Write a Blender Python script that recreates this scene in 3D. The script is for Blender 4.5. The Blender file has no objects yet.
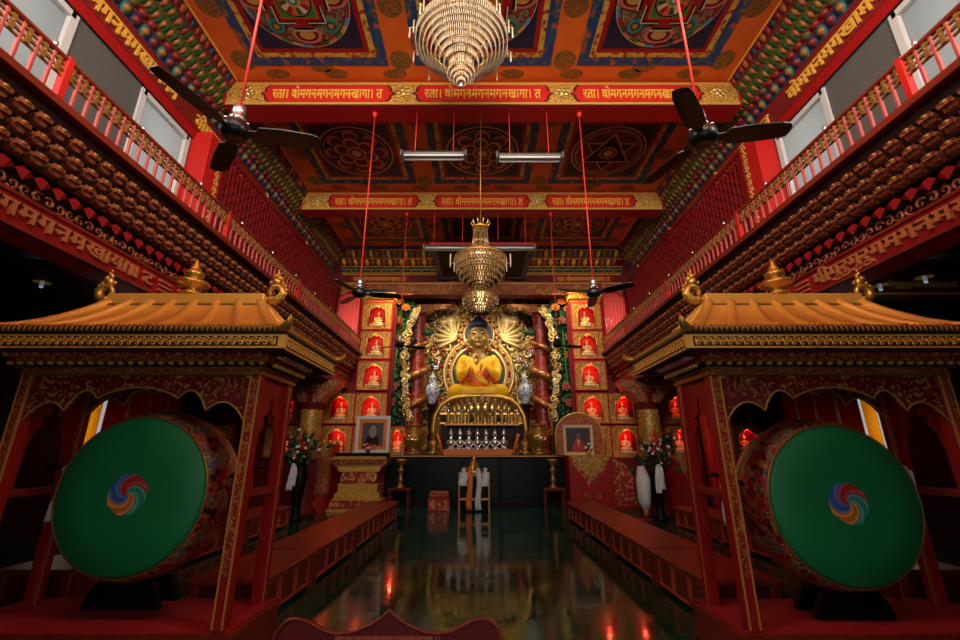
import bpy, bmesh, math, random
from mathutils import Vector, Matrix
random.seed(7)
PI=math.pi; C=bpy.context.scene.collection
R=math.radians
# ---------------------------------------------------------------- camera numbers
F=432.0; PITCH=math.atan(133/432.0); CO,SI=math.cos(PITCH),math.sin(PITCH); CX,CZ=-0.04,1.5
def at(px,py,Y):
    """point of the hall seen at a photograph pixel, at distance Y from the entrance"""
    u=(px-480.5)/F; v=(320-py)/F
    t=Y/(CO-v*SI)
    return Vector((CX+u*t, Y, CZ+(SI+v*CO)*t))
def mpp(py,Y):
    v=(320-py)/F
    return Y/(CO-v*SI)/F
# ---------------------------------------------------------------- materials
MATS={}
def mat(name,col,rough=.5,metal=0.0,emit=None,es=1.0,spec=None,coat=0.0,trans=0.0):
    m=bpy.data.materials.new(name); m.use_nodes=True
    b=m.node_tree.nodes['Principled BSDF']
    b.inputs['Base Color'].default_value=(*col,1); b.inputs['Roughness'].default_value=rough; b.inputs['Metallic'].default_value=metal
    if spec is not None: b.inputs['Specular IOR Level'].default_value=spec
    if coat: b.inputs['Coat Weight'].default_value=coat
    if trans: b.inputs['Transmission Weight'].default_value=trans
    if emit: b.inputs['Emission Color'].default_value=(*emit,1); b.inputs['Emission Strength'].default_value=es
    MATS[name]=m; return m
def ramp(nt,stops,const=False):
    n=nt.nodes.new('ShaderNodeValToRGB'); cr=n.color_ramp
    if const: cr.interpolation='CONSTANT'
    while len(cr.elements)<len(stops): cr.elements.new(.5)
    for e,(p,c) in zip(cr.elements,stops): e.position=p; e.color=(*c,1)
    return n
def pmat(name,stops,scale=10,kind='noise',rough=.5,metal=0.0,detail=2,const=False,stretch=None,bump=0.0,distort=0.0,metal_hi=None,spec=None):
    """painted or carved pattern: a texture through a colour ramp"""
    m=mat(name,stops[0][1],rough,metal,spec=spec); nt=m.node_tree; b=nt.nodes['Principled BSDF']
    tc=nt.nodes.new('ShaderNodeTexCoord'); mp=nt.nodes.new('ShaderNodeMapping')
    if stretch: mp.inputs['Scale'].default_value=stretch
    nt.links.new(tc.outputs['Object'],mp.inputs['Vector'])
    if kind=='noise':
        t=nt.nodes.new('ShaderNodeTexNoise'); t.inputs['Scale'].default_value=scale; t.inputs['Detail'].default_value=detail; t.inputs['Distortion'].default_value=distort; out=t.outputs['Fac']
    elif kind=='voronoi':
        t=nt.nodes.new('ShaderNodeTexVoronoi'); t.inputs['Scale'].default_value=scale; out=t.outputs['Distance']
    elif kind=='cell':
        t=nt.nodes.new('ShaderNodeTexVoronoi'); t.feature='DISTANCE_TO_EDGE'; t.inputs['Scale'].default_value=scale; out=t.outputs['Distance']
    elif kind=='wave':
        t=nt.nodes.new('ShaderNodeTexWave'); t.inputs['Scale'].default_value=scale; t.inputs['Distortion'].default_value=distort; t.inputs['Detail'].default_value=detail; out=t.outputs['Fac']
    nt.links.new(mp.outputs['Vector'],t.inputs['Vector'])
    r=ramp(nt,stops,const); nt.links.new(out,r.inputs['Fac']); nt.links.new(r.outputs['Color'],b.inputs['Base Color'])
    if bump:
        bp=nt.nodes.new('ShaderNodeBump'); bp.inputs['Strength'].default_value=bump; bp.inputs['Distance'].default_value=.02
        nt.links.new(out,bp.inputs['Height']); nt.links.new(bp.outputs['Normal'],b.inputs['Normal'])
    return m
# ---------------------------------------------------------------- mesh builder
class MB:
    def __init__(s): s.v=[]; s.f=[]; s.m=[]; s.sm=[]
    def add(s,vs,fs,m=0,smooth=False,M=None):
        o=len(s.v)
        s.v+= [tuple(M@Vector(p)) for p in vs] if M is not None else [tuple(p) for p in vs]
        for f in fs: s.f.append([i+o for i in f]); s.m.append(m); s.sm.append(smooth)
        return s
    def box(s,x0,x1,y0,y1,z0,z1,m=0,M=None):
        v=[(x0,y0,z0),(x1,y0,z0),(x1,y1,z0),(x0,y1,z0),(x0,y0,z1),(x1,y0,z1),(x1,y1,z1),(x0,y1,z1)]
        return s.add(v,[(0,3,2,1),(4,5,6,7),(0,1,5,4),(1,2,6,5),(2,3,7,6),(3,0,4,7)],m,M=M)
    def cbox(s,c,d,m=0,M=None):
        return s.box(c[0]-d[0]/2,c[0]+d[0]/2,c[1]-d[1]/2,c[1]+d[1]/2,c[2]-d[2]/2,c[2]+d[2]/2,m,M)
    def bbox(s,x0,x1,y0,y1,z0,z1,b=.01,m=0,M=None):
        """box with chamfered vertical profile (bevelled edges)"""
        b=min(b,(x1-x0)/2.1,(y1-y0)/2.1,(z1-z0)/2.1)
        vs=[];
        for z,k in ((z0,b),(z0+b,0),(z1-b,0),(z1,b)):
            vs+=[(x0+k,y0+b,z),(x0+b,y0+k,z),(x1-b,y0+k,z),(x1-k,y0+b,z),(x1-k,y1-b,z),(x1-b,y1-k,z),(x0+b,y1-k,z),(x0+k,y1-b,z)]
        fs=[tuple(range(7,-1,-1)),tuple(range(24,32))]
        for r in range(3):
            for i in range(8):
                j=(i+1)%8; fs.append((r*8+i,r*8+j,r*8+8+j,r*8+8+i))
        return s.add(vs,fs,m,M=M)
    def prism(s,poly,y0,y1,m=0,M=None,axis='y'):
        """extrude a polygon given in (x,z) along y, or (y,z) along x, or (x,y) along z"""
        n=len(poly)
        if axis=='y': mk=lambda p,h:(p[0],h,p[1])
        elif axis=='x': mk=lambda p,h:(h,p[0],p[1])
        else: mk=lambda p,h:(p[0],p[1],h)
        vs=[mk(p,y0) for p in poly]+[mk(p,y1) for p in poly]
        fs=[tuple(range(n)),tuple(range(2*n-1,n-1,-1))]+[(i,i+n,(i+1)%n+n,(i+1)%n) for i in range(n)]
        return s.add(vs,fs,m,M=M)
    def lathe(s,prof,n=24,m=0,M=None,smooth=True,ang=2*PI):
        vs=[];fs=[]
        for r,z in prof:
            for i in range(n):
                a=ang*i/n; vs.append((r*math.cos(a),r*math.sin(a),z))
        for k in range(len(prof)-1):
            for i in range(n):
                j=(i+1)%n; fs.append((k*n+i,k*n+j,k*n+n+j,k*n+n+i))
        if prof[0][0]>1e-4: fs.append(tuple(range(n-1,-1,-1)))
        if prof[-1][0]>1e-4: fs.append(tuple(range((len(prof)-1)*n,len(prof)*n)))
        return s.add(vs,fs,m,smooth,M)
    def ell(s,c,r,nu=10,nv=6,m=0,M=None):
        vs=[(c[0],c[1],c[2]-r[2])];fs=[]
        for k in range(1,nv):
            th=-PI/2+PI*k/nv
            for i in range(nu):
                a=2*PI*i/nu; vs.append((c[0]+r[0]*math.cos(th)*math.cos(a),c[1]+r[1]*math.cos(th)*math.sin(a),c[2]+r[2]*math.sin(th)))
        vs.append((c[0],c[1],c[2]+r[2])); T=len(vs)-1
        for i in range(nu):
            j=(i+1)%nu; fs.append((0,1+j,1+i)); fs.append((T,T-nu+i,T-nu+j))
            for k in range(nv-2):
                a=1+k*nu; fs.append((a+i,a+j,a+nu+j,a+nu+i))
        return s.add(vs,fs,m,True,M)
    def tube(s,pts,r,n=8,m=0,M=None,closed=False,smooth=True):
        pts=[Vector(p) for p in pts]; N=len(pts)
        rr=r if isinstance(r,(list,tuple)) else [r]*N
        vs=[];fs=[]; up=None
        for i,p in enumerate(pts):
            if closed: d=pts[(i+1)%N]-pts[i-1]
            else: d=pts[min(i+1,N-1)]-pts[max(i-1,0)]
            d=d.normalized() if d.length>1e-9 else Vector((0,0,1))
            if up is None:
                up=Vector((0,0,1)) if abs(d.z)<.9 else Vector((0,1,0))
            a=(up-d*up.dot(d)); a=a.normalized() if a.length>1e-6 else d.orthogonal().normalized()
            up=a; b=d.cross(a)
            for k in range(n):
                t=2*PI*k/n; vs.append(tuple(p+(a*math.cos(t)+b*math.sin(t))*rr[i]))
        L=N if closed else N-1
        for i in range(L):
            for k in range(n):
                q=(i+1)%N; l=(k+1)%n; fs.append((i*n+k,i*n+l,q*n+l,q*n+k))
        if not closed: fs+= [tuple(range(n-1,-1,-1)),tuple(range((N-1)*n,N*n))]
        return s.add(vs,fs,m,smooth,M)
    def ring(s,c,r,t,n=32,k=6,m=0,axis='z',rx=None,M=None):
        rx=rx or r
        if axis=='z': pts=[(c[0]+rx*math.cos(2*PI*i/n),c[1]+r*math.sin(2*PI*i/n),c[2]) for i in range(n)]
        else: pts=[(c[0]+rx*math.cos(2*PI*i/n),c[1],c[2]+r*math.sin(2*PI*i/n)) for i in range(n)]
        return s.tube(pts,t,k,m,M,closed=True)
    def disc(s,c,r,n=32,m=0,axis='z',h=.004,rx=None):
        rx=rx or r
        poly=[(c[0]+rx*math.cos(2*PI*i/n),(c[1] if axis=='z' else c[2])+r*math.sin(2*PI*i/n)) for i in range(n)]
        if axis=='z': return s.prism(poly,c[2]-h,c[2],m,axis='z')
        return s.prism(poly,c[1]-h,c[1],m,axis='y')
    def leafbump(s,r,m=0,M=None,nu=8):
        # pointed petal: tip towards +y, bulging along +z
        prof=((-1,0),(-.75,.62),(-.3,.98),(.1,1.0),(.5,.70),(.8,.32),(1.05,0)); vs=[(0,-r[1],0)];fs=[]
        for y,k in prof[1:-1]:
            for i in range(nu): a=2*PI*i/nu; vs.append((r[0]*k*math.cos(a),r[1]*y,r[2]*k*math.sin(a)))
        vs.append((0,r[1]*1.05,r[2]*.25)); T=len(vs)-1; n=len(prof)-2
        for i in range(nu):
            j=(i+1)%nu; fs.append((0,1+j,1+i)); fs.append((T,T-nu+i,T-nu+j))
            for k in range(n-1): a=1+k*nu; fs.append((a+i,a+j,a+nu+j,a+nu+i))
        return s.add(vs,fs,m,True,M)
    def scroll(s,c,r,a0,turns,t,m=0,dirn=1,n=14,plane='xz',k=5,bulge=0.0):
        pts=[];rr=[]
        for i in range(n):
            q=i/(n-1); a=a0+dirn*turns*2*PI*q; rad=r*(1-.85*q)
            if plane=='xz': pts.append((c[0]+rad*math.cos(a),c[1]-bulge*q,c[2]+rad*math.sin(a)))
            elif plane=='yz': pts.append((c[0]-bulge*q,c[1]+rad*math.cos(a),c[2]+rad*math.sin(a)))
            else: pts.append((c[0]+rad*math.cos(a),c[1]+rad*math.sin(a),c[2]-bulge*q))
            rr.append(t*(.55+.45*math.sin(PI*min(1,q*1.1+.1))))
        return s.tube(pts,rr,k,m)
    def mesh(s,me,M=None,m=0):
        return s.add([v.co for v in me.vertices],[tuple(p.vertices) for p in me.polygons],m,M=M)
    def data(s,name,mats):
        me=bpy.data.meshes.new(name); me.from_pydata(s.v,[],s.f)
        for mt in mats: me.materials.append(MATS[mt] if isinstance(mt,str) else mt)
        me.polygons.foreach_set('material_index',s.m); me.polygons.foreach_set('use_smooth',s.sm)
        bm=bmesh.new(); bm.from_mesh(me); bmesh.ops.recalc_face_normals(bm,faces=bm.faces); bm.to_mesh(me); bm.free()
        me.update(); return me
    def build(s,name,mats,parent=None,label=None,kind=None,loc=None):
        if isinstance(mats,str): mats=[mats]
        o=bpy.data.objects.new(name,s.data(name,mats)); C.objects.link(o)
        if parent is not None: o.parent=parent
        if loc is not None: o.location=loc
        if label: o['label']=label
        if kind: o['kind']=kind
        return o
def thing(name,label,cat,loc=(0,0,0),group=None,rz=0):
    o=bpy.data.objects.new(name,None); C.objects.link(o); o.location=loc; o.rotation_euler=(0,0,rz); o.empty_display_size=.1
    return tag(o,label,cat,group)
def tag(o,label,cat,group=None):
    o['label']=label; o['category']=cat
    if group: o['group']=group
    return o
def struct(name,mb,mats): return mb.build(name,mats,kind='structure')
KIDS={}
def kids(o): return [x for x in C.objects if x.parent==o]
def dup(root,loc,label=None,group=None,rz=None,mirror=False):
    r=root.copy(); C.objects.link(r); r.location=loc
    if rz is not None: r.rotation_euler=(0,0,rz)
    if mirror: r.scale=(-1,1,1)
    if label: r['label']=label
    if group: r['group']=group
    for ch in kids(root):
        c=ch.copy(); C.objects.link(c); c.parent=r
        for g in kids(ch):
            d=g.copy(); C.objects.link(d); d.parent=c
    return r
def remesh(mb,vox=.02,smooth=3):
    """fuse overlapping volumes into one continuous skin"""
    me=mb.data('tmp',['gold']); o=bpy.data.objects.new('tmp',me); C.objects.link(o)
    md=o.modifiers.new('r','REMESH'); md.mode='VOXEL'; md.voxel_size=vox; md.use_smooth_shade=True
    sm=o.modifiers.new('s','SMOOTH'); sm.iterations=smooth; sm.factor=.5
    bpy.context.view_layer.update()
    dg=bpy.context.evaluated_depsgraph_get(); out=bpy.data.meshes.new_from_object(o.evaluated_get(dg))
    bpy.data.objects.remove(o); return out
def mesh_obj(name,me,mats,parent=None,label=None):
    me.name=name; me.materials.clear()
    for mt in mats: me.materials.append(MATS[mt])
    o=bpy.data.objects.new(name,me); C.objects.link(o)
    if parent is not None: o.parent=parent
    if label: o['label']=label
    return o
TXT={}
def text_mesh(body,size=1.0,extrude=.05,width=None):
    key=(body,extrude)
    cu=bpy.data.curves.new('txt','FONT'); cu.body=body; cu.size=1.0; cu.extrude=extrude/size; cu.resolution_u=2; cu.offset=.018; cu.align_x='CENTER'; cu.align_y='CENTER'
    o=bpy.data.objects.new('txt',cu); C.objects.link(o); bpy.context.view_layer.update()
    dg=bpy.context.evaluated_depsgraph_get(); me=bpy.data.meshes.new_from_object(o.evaluated_get(dg))
    bpy.data.objects.remove(o)
    xs=[v.co.x for v in me.vertices]; ys=[v.co.y for v in me.vertices]
    w=max(xs)-min(xs); h=max(ys)-min(ys); cx=(max(xs)+min(xs))/2; cy=(max(ys)+min(ys))/2
    sx=(width/w) if width else size/h
    for v in me.vertices: v.co=Vector(((v.co.x-cx)*sx,(v.co.y-cy)*size/h,v.co.z*size))
    return me
MANTRA='रता। वोमगनमगनमगनखागा। त'
XZ=Matrix(((1,0,0,0),(0,0,-1,0),(0,1,0,0),(0,0,0,1)))        # text faces -y
# ---------------------------------------------------------------- the paints, metals and cloths of the hall
GOLD=(.72,.40,.07)
mat('gold',GOLD,.32,.75); mat('gold_paint',(.62,.33,.06),.45,.25); mat('old_gold',(.38,.19,.04),.4,.6); mat('bronze',(.22,.11,.03),.3,.8)
mat('roof_gold',(.92,.52,.09),.42,.25); mat('bright_gold',(.85,.62,.22),.28,.8); mat('cream_gold',(.62,.47,.18),.4,.35)
mat('silver',(.75,.75,.74),.25,.9); mat('steel',(.5,.5,.5),.3,.9); mat('black_fan',(.006,.006,.007),.35); mat('black',(.003,.003,.003),.5,spec=.15)
mat('red',(.32,.010,.009),.45,spec=.3); mat('bright_red',(.55,.015,.011),.48,spec=.3); mat('dark_red',(.13,.007,.007),.5,spec=.25); mat('beam_red',(.36,.008,.008),.45,spec=.3); mat('cord_red',(.75,.03,.015),.5)
mat('orange',(.58,.11,.015),.5); mat('teal',(.02,.20,.17),.5); mat('blue',(.012,.045,.20),.5); mat('sky_blue',(.05,.27,.48),.5); mat('green',(.010,.085,.025),.5); mat('leaf_green',(.03,.17,.025),.5)
mat('dark_green',(.006,.055,.022),.35); mat('altar_front',(.002,.008,.006),.3,spec=.2); mat('yellow',(.75,.36,.03),.5); mat('pink',(.55,.13,.10),.5); mat('white',(.75,.74,.70),.5); mat('navy',(.006,.010,.035),.5); mat('ivory',(.60,.48,.28),.5)
mat('lattice_red',(.22,.008,.009),.45,spec=.3); mat('fascia_dark',(.07,.012,.005),.5); mat('baluster_red',(.42,.065,.055),.45); mat('lotus_pink',(.34,.06,.04),.5); mat('photo_grey',(.055,.048,.055),.5); mat('photo_face',(.26,.20,.17),.6); mat('dragon_bronze',(.32,.125,.036),.35,.55); mat('statue_gold',(.85,.60,.25),.4,.2); mat('letter_gold',(.80,.40,.05),.45); mat('cor_yellow',(.26,.11,.014),.5); mat('cor_red',(.19,.010,.008),.5); mat('cor_green',(.013,.06,.012),.5); mat('cor_blue',(.005,.020,.06),.5); mat('cor_teal',(.012,.11,.11),.5); mat('cor_pink',(.24,.05,.03),.5)
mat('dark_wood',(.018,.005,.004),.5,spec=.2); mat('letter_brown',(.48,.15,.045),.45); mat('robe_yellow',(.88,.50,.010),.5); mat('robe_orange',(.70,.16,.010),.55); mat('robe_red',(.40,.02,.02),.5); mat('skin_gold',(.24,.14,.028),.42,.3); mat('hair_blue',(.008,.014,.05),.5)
mat('bulb_red',(.8,.02,.01),.5,emit=(1,.03,.012),es=9); mat('bulb_warm',(1,.7,.4),.5,emit=(1,.45,.14),es=16)
mat('porcelain',(.55,.63,.75),.2); mat('grey_wall',(.17,.165,.15),.7); mat('concrete',(.10,.098,.088),.8); mat('frame_white',(.62,.62,.60),.5); mat('skin',(.17,.095,.07),.6); mat('photo_dark',(.03,.022,.03),.5)
pmat('medallion',[(.0,(.52,.10,.012)),(.47,(.46,.10,.012)),(.5,(.075,.085,.012)),(1,(.11,.10,.015))],34,'noise',.55,detail=3,distort=1.5)
pmat('orange_ceiling',[(.3,(.72,.115,.010)),(.7,(.82,.15,.014))],2.2,'noise',.5)
pmat('filigree',[(.36,(.055,.006,.004)),(.44,(.22,.08,.014)),(.52,(.80,.44,.09))],26,'noise',.4,.35,detail=3,bump=.6,distort=1.8)
pmat('gold_carved',[(.35,(.22,.07,.01)),(.5,(.72,.38,.05)),(.7,(.95,.62,.15))],30,'noise',.35,.5,detail=3,bump=.9,distort=1.5)
pmat('niche_gold',[(.36,(.16,.030,.008)),(.48,(.40,.15,.02)),(.60,(.80,.46,.09))],22,'noise',.4,.3,detail=3,bump=.9,distort=1.8)
pmat('red_gold_vine',[(.0,(.17,.007,.007)),(.565,(.17,.007,.007)),(.60,(.50,.24,.04)),(1,(.58,.30,.06))],13,'noise',.45,.1,detail=2,distort=2.6)
pmat('red_gold_fine',[(.0,(.30,.010,.010)),(.52,(.30,.010,.010)),(.57,(.50,.24,.04))],32,'noise',.45,.1,detail=2,distort=1.5)
pmat('blue_flower',[(.42,(.010,.034,.16)),(.52,(.012,.07,.17)),(.58,(.02,.10,.06)),(.66,(.45,.07,.03))],7.5,'noise',.5,detail=2)
pmat('yellow_wave',[(.38,(.30,.03,.01)),(.46,(.62,.34,.04)),(.7,(.72,.44,.06))],11,'noise',.5,detail=1)
pmat('mandala_busy',[(.34,(.02,.012,.012)),(.44,(.30,.02,.012)),(.50,(.03,.10,.05)),(.56,(.40,.20,.05)),(.64,(.02,.10,.12)),(.72,(.45,.10,.06))],17,'noise',.5,detail=2)
pmat('drum_paint',[(.36,(.02,.012,.008)),(.44,(.33,.012,.010)),(.52,(.40,.02,.012)),(.55,(.45,.24,.05)),(.60,(.03,.12,.05)),(.66,(.04,.10,.20)),(.74,(.50,.20,.15))],8.5,'noise',.4,detail=2,distort=1.8)
pmat('drum_green',[(.3,(.003,.20,.066)),(.7,(.004,.235,.078))],1.6,'noise',.55,detail=4)
pmat('wood_red',[(.3,(.16,.016,.007)),(.7,(.27,.032,.011))],3.5,'noise',.38,detail=5,stretch=(6,.7,6),spec=.35)
mat('bench_frame',(.55,.095,.035),.4); mat('cor_olive',(.085,.07,.010),.5); mat('cor_orange',(.30,.075,.015),.5); mat('letter_sign',(.34,.06,.035),.5)
pmat('wood_panel',[(.3,(.13,.017,.007)),(.7,(.20,.028,.010))],5,'noise',.4,detail=5,stretch=(5,1,1))
pmat('carved_wood',[(.35,(.10,.014,.006)),(.55,(.34,.085,.028)),(.72,(.55,.20,.06))],20,'noise',.4,.15,detail=3,bump=.5,distort=1)
pmat('carpet_red',[(.3,(.30,.006,.010)),(.7,(.38,.010,.014))],40,'noise',.9,detail=4)
pmat('brocade',[(.42,(.26,.012,.010)),(.50,(.30,.02,.012)),(.55,(.42,.20,.03)),(.62,(.10,.14,.03))],14,'noise',.6,detail=3,distort=1.2)
pmat('brocade_gold',[(.40,(.28,.10,.015)),(.52,(.45,.24,.04)),(.62,(.55,.33,.06))],18,'noise',.5,.2,detail=3)
pmat('brocade_red',[(.46,(.30,.008,.010)),(.54,(.34,.014,.012)),(.58,(.50,.22,.05))],9,'noise',.6,detail=1)
pmat('foliage',[(.35,(.003,.022,.010)),(.5,(.006,.055,.020)),(.7,(.015,.11,.03))],9,'noise',.5,detail=2)
pmat('cloud_pillar',[(.40,(.20,.008,.008)),(.52,(.33,.014,.010)),(.60,(.42,.10,.05))],9,'noise',.4,detail=2,distort=2)
pmat('porcelain_blue',[(.48,(.62,.66,.72)),(.53,(.42,.48,.62)),(.6,(.10,.16,.42))],14,'noise',.2,detail=2)
pmat('jewels',[(.38,(.05,.02,.01)),(.47,(.55,.30,.06)),(.55,(.75,.5,.15)),(.61,(.30,.02,.02)),(.68,(.03,.15,.10))],30,'noise',.3,.4,detail=2,bump=.8)
pmat('silk_white',[(.3,(.55,.55,.56)),(.7,(.72,.72,.72))],8,'noise',.5)
pmat('crystal_gold',[(.35,(.16,.08,.02)),(.5,(.36,.22,.08)),(.68,(.70,.52,.28))],55,'noise',.18,.45,detail=2)
# polished dark green stone floor
m=mat('floor_stone',(.006,.03,.02),.10,spec=.42); nt=m.node_tree; b=nt.nodes['Principled BSDF']
tc=nt.nodes.new('ShaderNodeTexCoord'); n1=nt.nodes.new('ShaderNodeTexNoise'); n1.inputs['Scale'].default_value=1.3; n1.inputs['Detail'].default_value=7; n1.inputs['Distortion'].default_value=1.2
nt.links.new(tc.outputs['Object'],n1.inputs['Vector']); r=ramp(nt,[(.35,(.003,.030,.019)),(.55,(.009,.075,.046)),(.72,(.018,.12,.07))]); nt.links.new(n1.outputs['Fac'],r.inputs['Fac']); nt.links.new(r.outputs['Color'],b.inputs['Base Color'])
n2=nt.nodes.new('ShaderNodeTexNoise'); n2.inputs['Scale'].default_value=2.6; n2.inputs['Detail'].default_value=4; nt.links.new(tc.outputs['Object'],n2.inputs['Vector'])
r2=ramp(nt,[(.35,(.05,.05,.05)),(.7,(.16,.16,.16))]); nt.links.new(n2.outputs['Fac'],r2.inputs['Fac']); nt.links.new(r2.outputs['Color'],b.inputs['Roughness'])
bp=nt.nodes.new('ShaderNodeBump'); bp.inputs['Strength'].default_value=.05; bp.inputs['Distance'].default_value=.02; n3=nt.nodes.new('ShaderNodeTexNoise'); n3.inputs['Scale'].default_value=5; nt.links.new(tc.outputs['Object'],n3.inputs['Vector']); nt.links.new(n3.outputs['Fac'],bp.inputs['Height']); nt.links.new(bp.outputs['Normal'],b.inputs['Normal'])
# window glass: clear (light passes straight) and frosted
def glass(name,tint,frost):
    m=bpy.data.materials.new(name); m.use_nodes=True; nt=m.node_tree; nt.nodes.remove(nt.nodes['Principled BSDF']); out=nt.nodes['Material Output']
    tr=nt.nodes.new('ShaderNodeBsdfTransparent'); tr.inputs[0].default_value=(*tint,1); gl=nt.nodes.new('ShaderNodeBsdfGlossy'); gl.inputs['Roughness'].default_value=.05
    tl=nt.nodes.new('ShaderNodeBsdfTranslucent'); tl.inputs[0].default_value=(*tint,1)
    mx=nt.nodes.new('ShaderNodeMixShader'); mx.inputs[0].default_value=frost; nt.links.new(tr.outputs[0],mx.inputs[1]); nt.links.new(tl.outputs[0],mx.inputs[2])
    m2=nt.nodes.new('ShaderNodeMixShader'); m2.inputs[0].default_value=.06; nt.links.new(mx.outputs[0],m2.inputs[1]); nt.links.new(gl.outputs[0],m2.inputs[2]); nt.links.new(m2.outputs[0],out.inputs['Surface']); MATS[name]=m
glass('glass_clear',(.95,.96,.97),0.0); glass('glass_frosted',(.33,.33,.32),.9); glass('curtain_yellow',(.95,.55,.06),.8); glass('curtain_pink',(.90,.30,.26),.85); glass('curtain_red',(.55,.02,.02),.6)
m=mat('crystal',(.76,.62,.43),.06,0,trans=.0,spec=.9); m.node_tree.nodes['Principled BSDF'].inputs['Alpha'].default_value=.75
# ---------------------------------------------------------------- room shell
Y0,YB=-1.2,13.5                 # entrance wall and back wall
ZC=7.87                         # ceiling
WX=5.0                          # upper wall
AX=8.5                          # outer wall of the dark side aisles
struct('floor',MB().box(-AX-.2,AX+.2,Y0-.2,17.2,-.2,0),'floor_stone')
# ceiling: orange paint with flower medallions
mb=MB(); mb.box(-4.6,4.6,Y0,YB+3.4,ZC,ZC+.2,0)
BAYS=[(3.25,6.1),(6.53,9.5),(9.9,12.55)]
PX=(-2.78,0,2.78)
def medal(x,y,rx,ry):
    mb.prism([(x+rx*math.cos(2*PI*i/20),y+ry*math.sin(2*PI*i/20)) for i in range(20)],ZC-.004,ZC+.01,1,axis='z')
for a,b_ in BAYS:
    for k in range(4):
        x=(-4.13,-1.39,1.39,4.13)[k]
        if k in(0,3): x*=.985
        for q in (.2,.55,.88): medal(x,a+(b_-a)*q-.05,.19,.19)
    for k in range(8): medal(-3.6+k*1.03,b_-.12,.21,.10); 
    for px_ in PX:
        medal(px_,b_-.30+.02,.20,.13)
struct('ceiling',mb,['orange_ceiling','medallion'])
# side cornices: stepped bands of dentils, leaves, lotus petals and gilt script
CPR=[(4.40,7.87),(4.46,7.69),(4.72,7.385),(4.78,7.315),(4.86,7.14),(4.90,6.80),(4.95,6.64)]
def bump_row(mb,s,p0,p1,y0,y1,step,mats,wid,depth,off=0.0,long=.42,nu=8,nv=5):
    """a row of rounded petals between two profile points, along the wall"""
    (xa,za),(xb,zb)=p0,p1; L=math.hypot(xb-xa,zb-za); nx,nz=-(za-zb)/L,-(xb-xa)/L   # inward-down normal
    n=int((y1-y0)/step); cx,cz=(xa+xb)/2,(za+zb)/2
    dirv=Vector(((xb-xa)/L*s,0,(zb-za)/L)); nor=Vector((nx*s,0,nz)); yv=Vector((0,1,0))
    for i in range(n):
        M=Matrix(((yv.x,dirv.x,nor.x,cx*s),(yv.y,dirv.y,nor.y,y0+off+(i+.5)*step),(yv.z,dirv.z,nor.z,cz),(0,0,0,1)))
        mb.leafbump((step*long,L*wid*1.15,depth),mats[i%len(mats)],M)
def lerp2(a,b,t): return (a[0]+(b[0]-a[0])*t,a[1]+(b[1]-a[1])*t)
CM=['dark_red','letter_gold','cor_olive','cor_yellow','cor_red','cor_teal','cor_blue','cor_orange','cor_green','beam_red']
def cornice(s,y0,y1):
    mb=MB(); P=CPR
    def band(a,b,m):
        mb.add([(a[0]*s,y0,a[1]),(b[0]*s,y0,b[1]),(b[0]*s,y1,b[1]),(a[0]*s,y1,a[1])],[(0,1,2,3)],m)
    for (a,b,m) in ((P[0],P[1],0),(P[1],P[2],2),(P[2],P[3],0),(P[3],P[4],6),(P[4],P[5],4),(P[5],P[6],9)): band(a,b,m)
    for p in P[1:6]:
        mb.tube([(p[0]*s,y0,p[1]),(p[0]*s,y1,p[1])],.016,6,4); 
    mb.tube([((P[0][0]-.01)*s,y0,P[0][1]-.01),((P[0][0]-.01)*s,y1,P[0][1]-.01)],.018,6,1)
    bump_row(mb,s,P[0],P[1],y0,y1,.12,[4,7,4,6],.4,.035)
    q=lerp2(P[1],P[2],.5)
    bump_row(mb,s,P[1],q,y0,y1,.145,[3,7,4,7],.34,.045,long=.30); bump_row(mb,s,P[1],q,y0,y1,.145,[8],.42,.03,off=.07,long=.34)
    bump_row(mb,s,q,P[2],y0,y1,.145,[3,7,3,7],.32,.045,off=.06,long=.28); bump_row(mb,s,q,P[2],y0,y1,.145,[8],.42,.03,off=.13,long=.34)
    bump_row(mb,s,P[2],P[3],y0,y1,.17,[4,4,2],.6,.05)
    bump_row(mb,s,P[3],P[4],y0,y1,.17,[5,6],.50,.04,long=.49); bump_row(mb,s,P[3],P[4],y0,y1,.17,[3,4],.34,.075,off=-.01,long=.36)
    # gilt script on the red band
    a,b=P[4],P[5]; 
    L=y1-y0; n=int(L/2.0)
    for i in range(n):
        me=SCRIPT
        dx,dz=(b[0]-a[0]),(b[1]-a[1]); ln=math.hypot(dx,dz)
        up=Vector((-dx/ln*s,0,-dz/ln)); al=Vector((0,1,0)) if s<0 else Vector((0,-1,0)); nor=al.cross(up)
        c=Vector(((a[0]+b[0])/2*s,y0+(i+.5)*L/n,(a[1]+b[1])/2))
        if nor.x*s>0: al=-al; nor=al.cross(up)
        M=Matrix(((al.x,up.x,nor.x,c.x),(al.y,up.y,nor.y,c.y),(al.z,up.z,nor.z,c.z),(0,0,0,1)))
        mb.mesh(me,M,1)
    return mb
SCRIPT=text_mesh('वोमगनमगखामगन',.27,.03,1.85)
struct('trim_1',cornice(-1,Y0,12.75),CM); struct('trim_2',cornice(1,Y0,12.75),CM)
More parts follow.
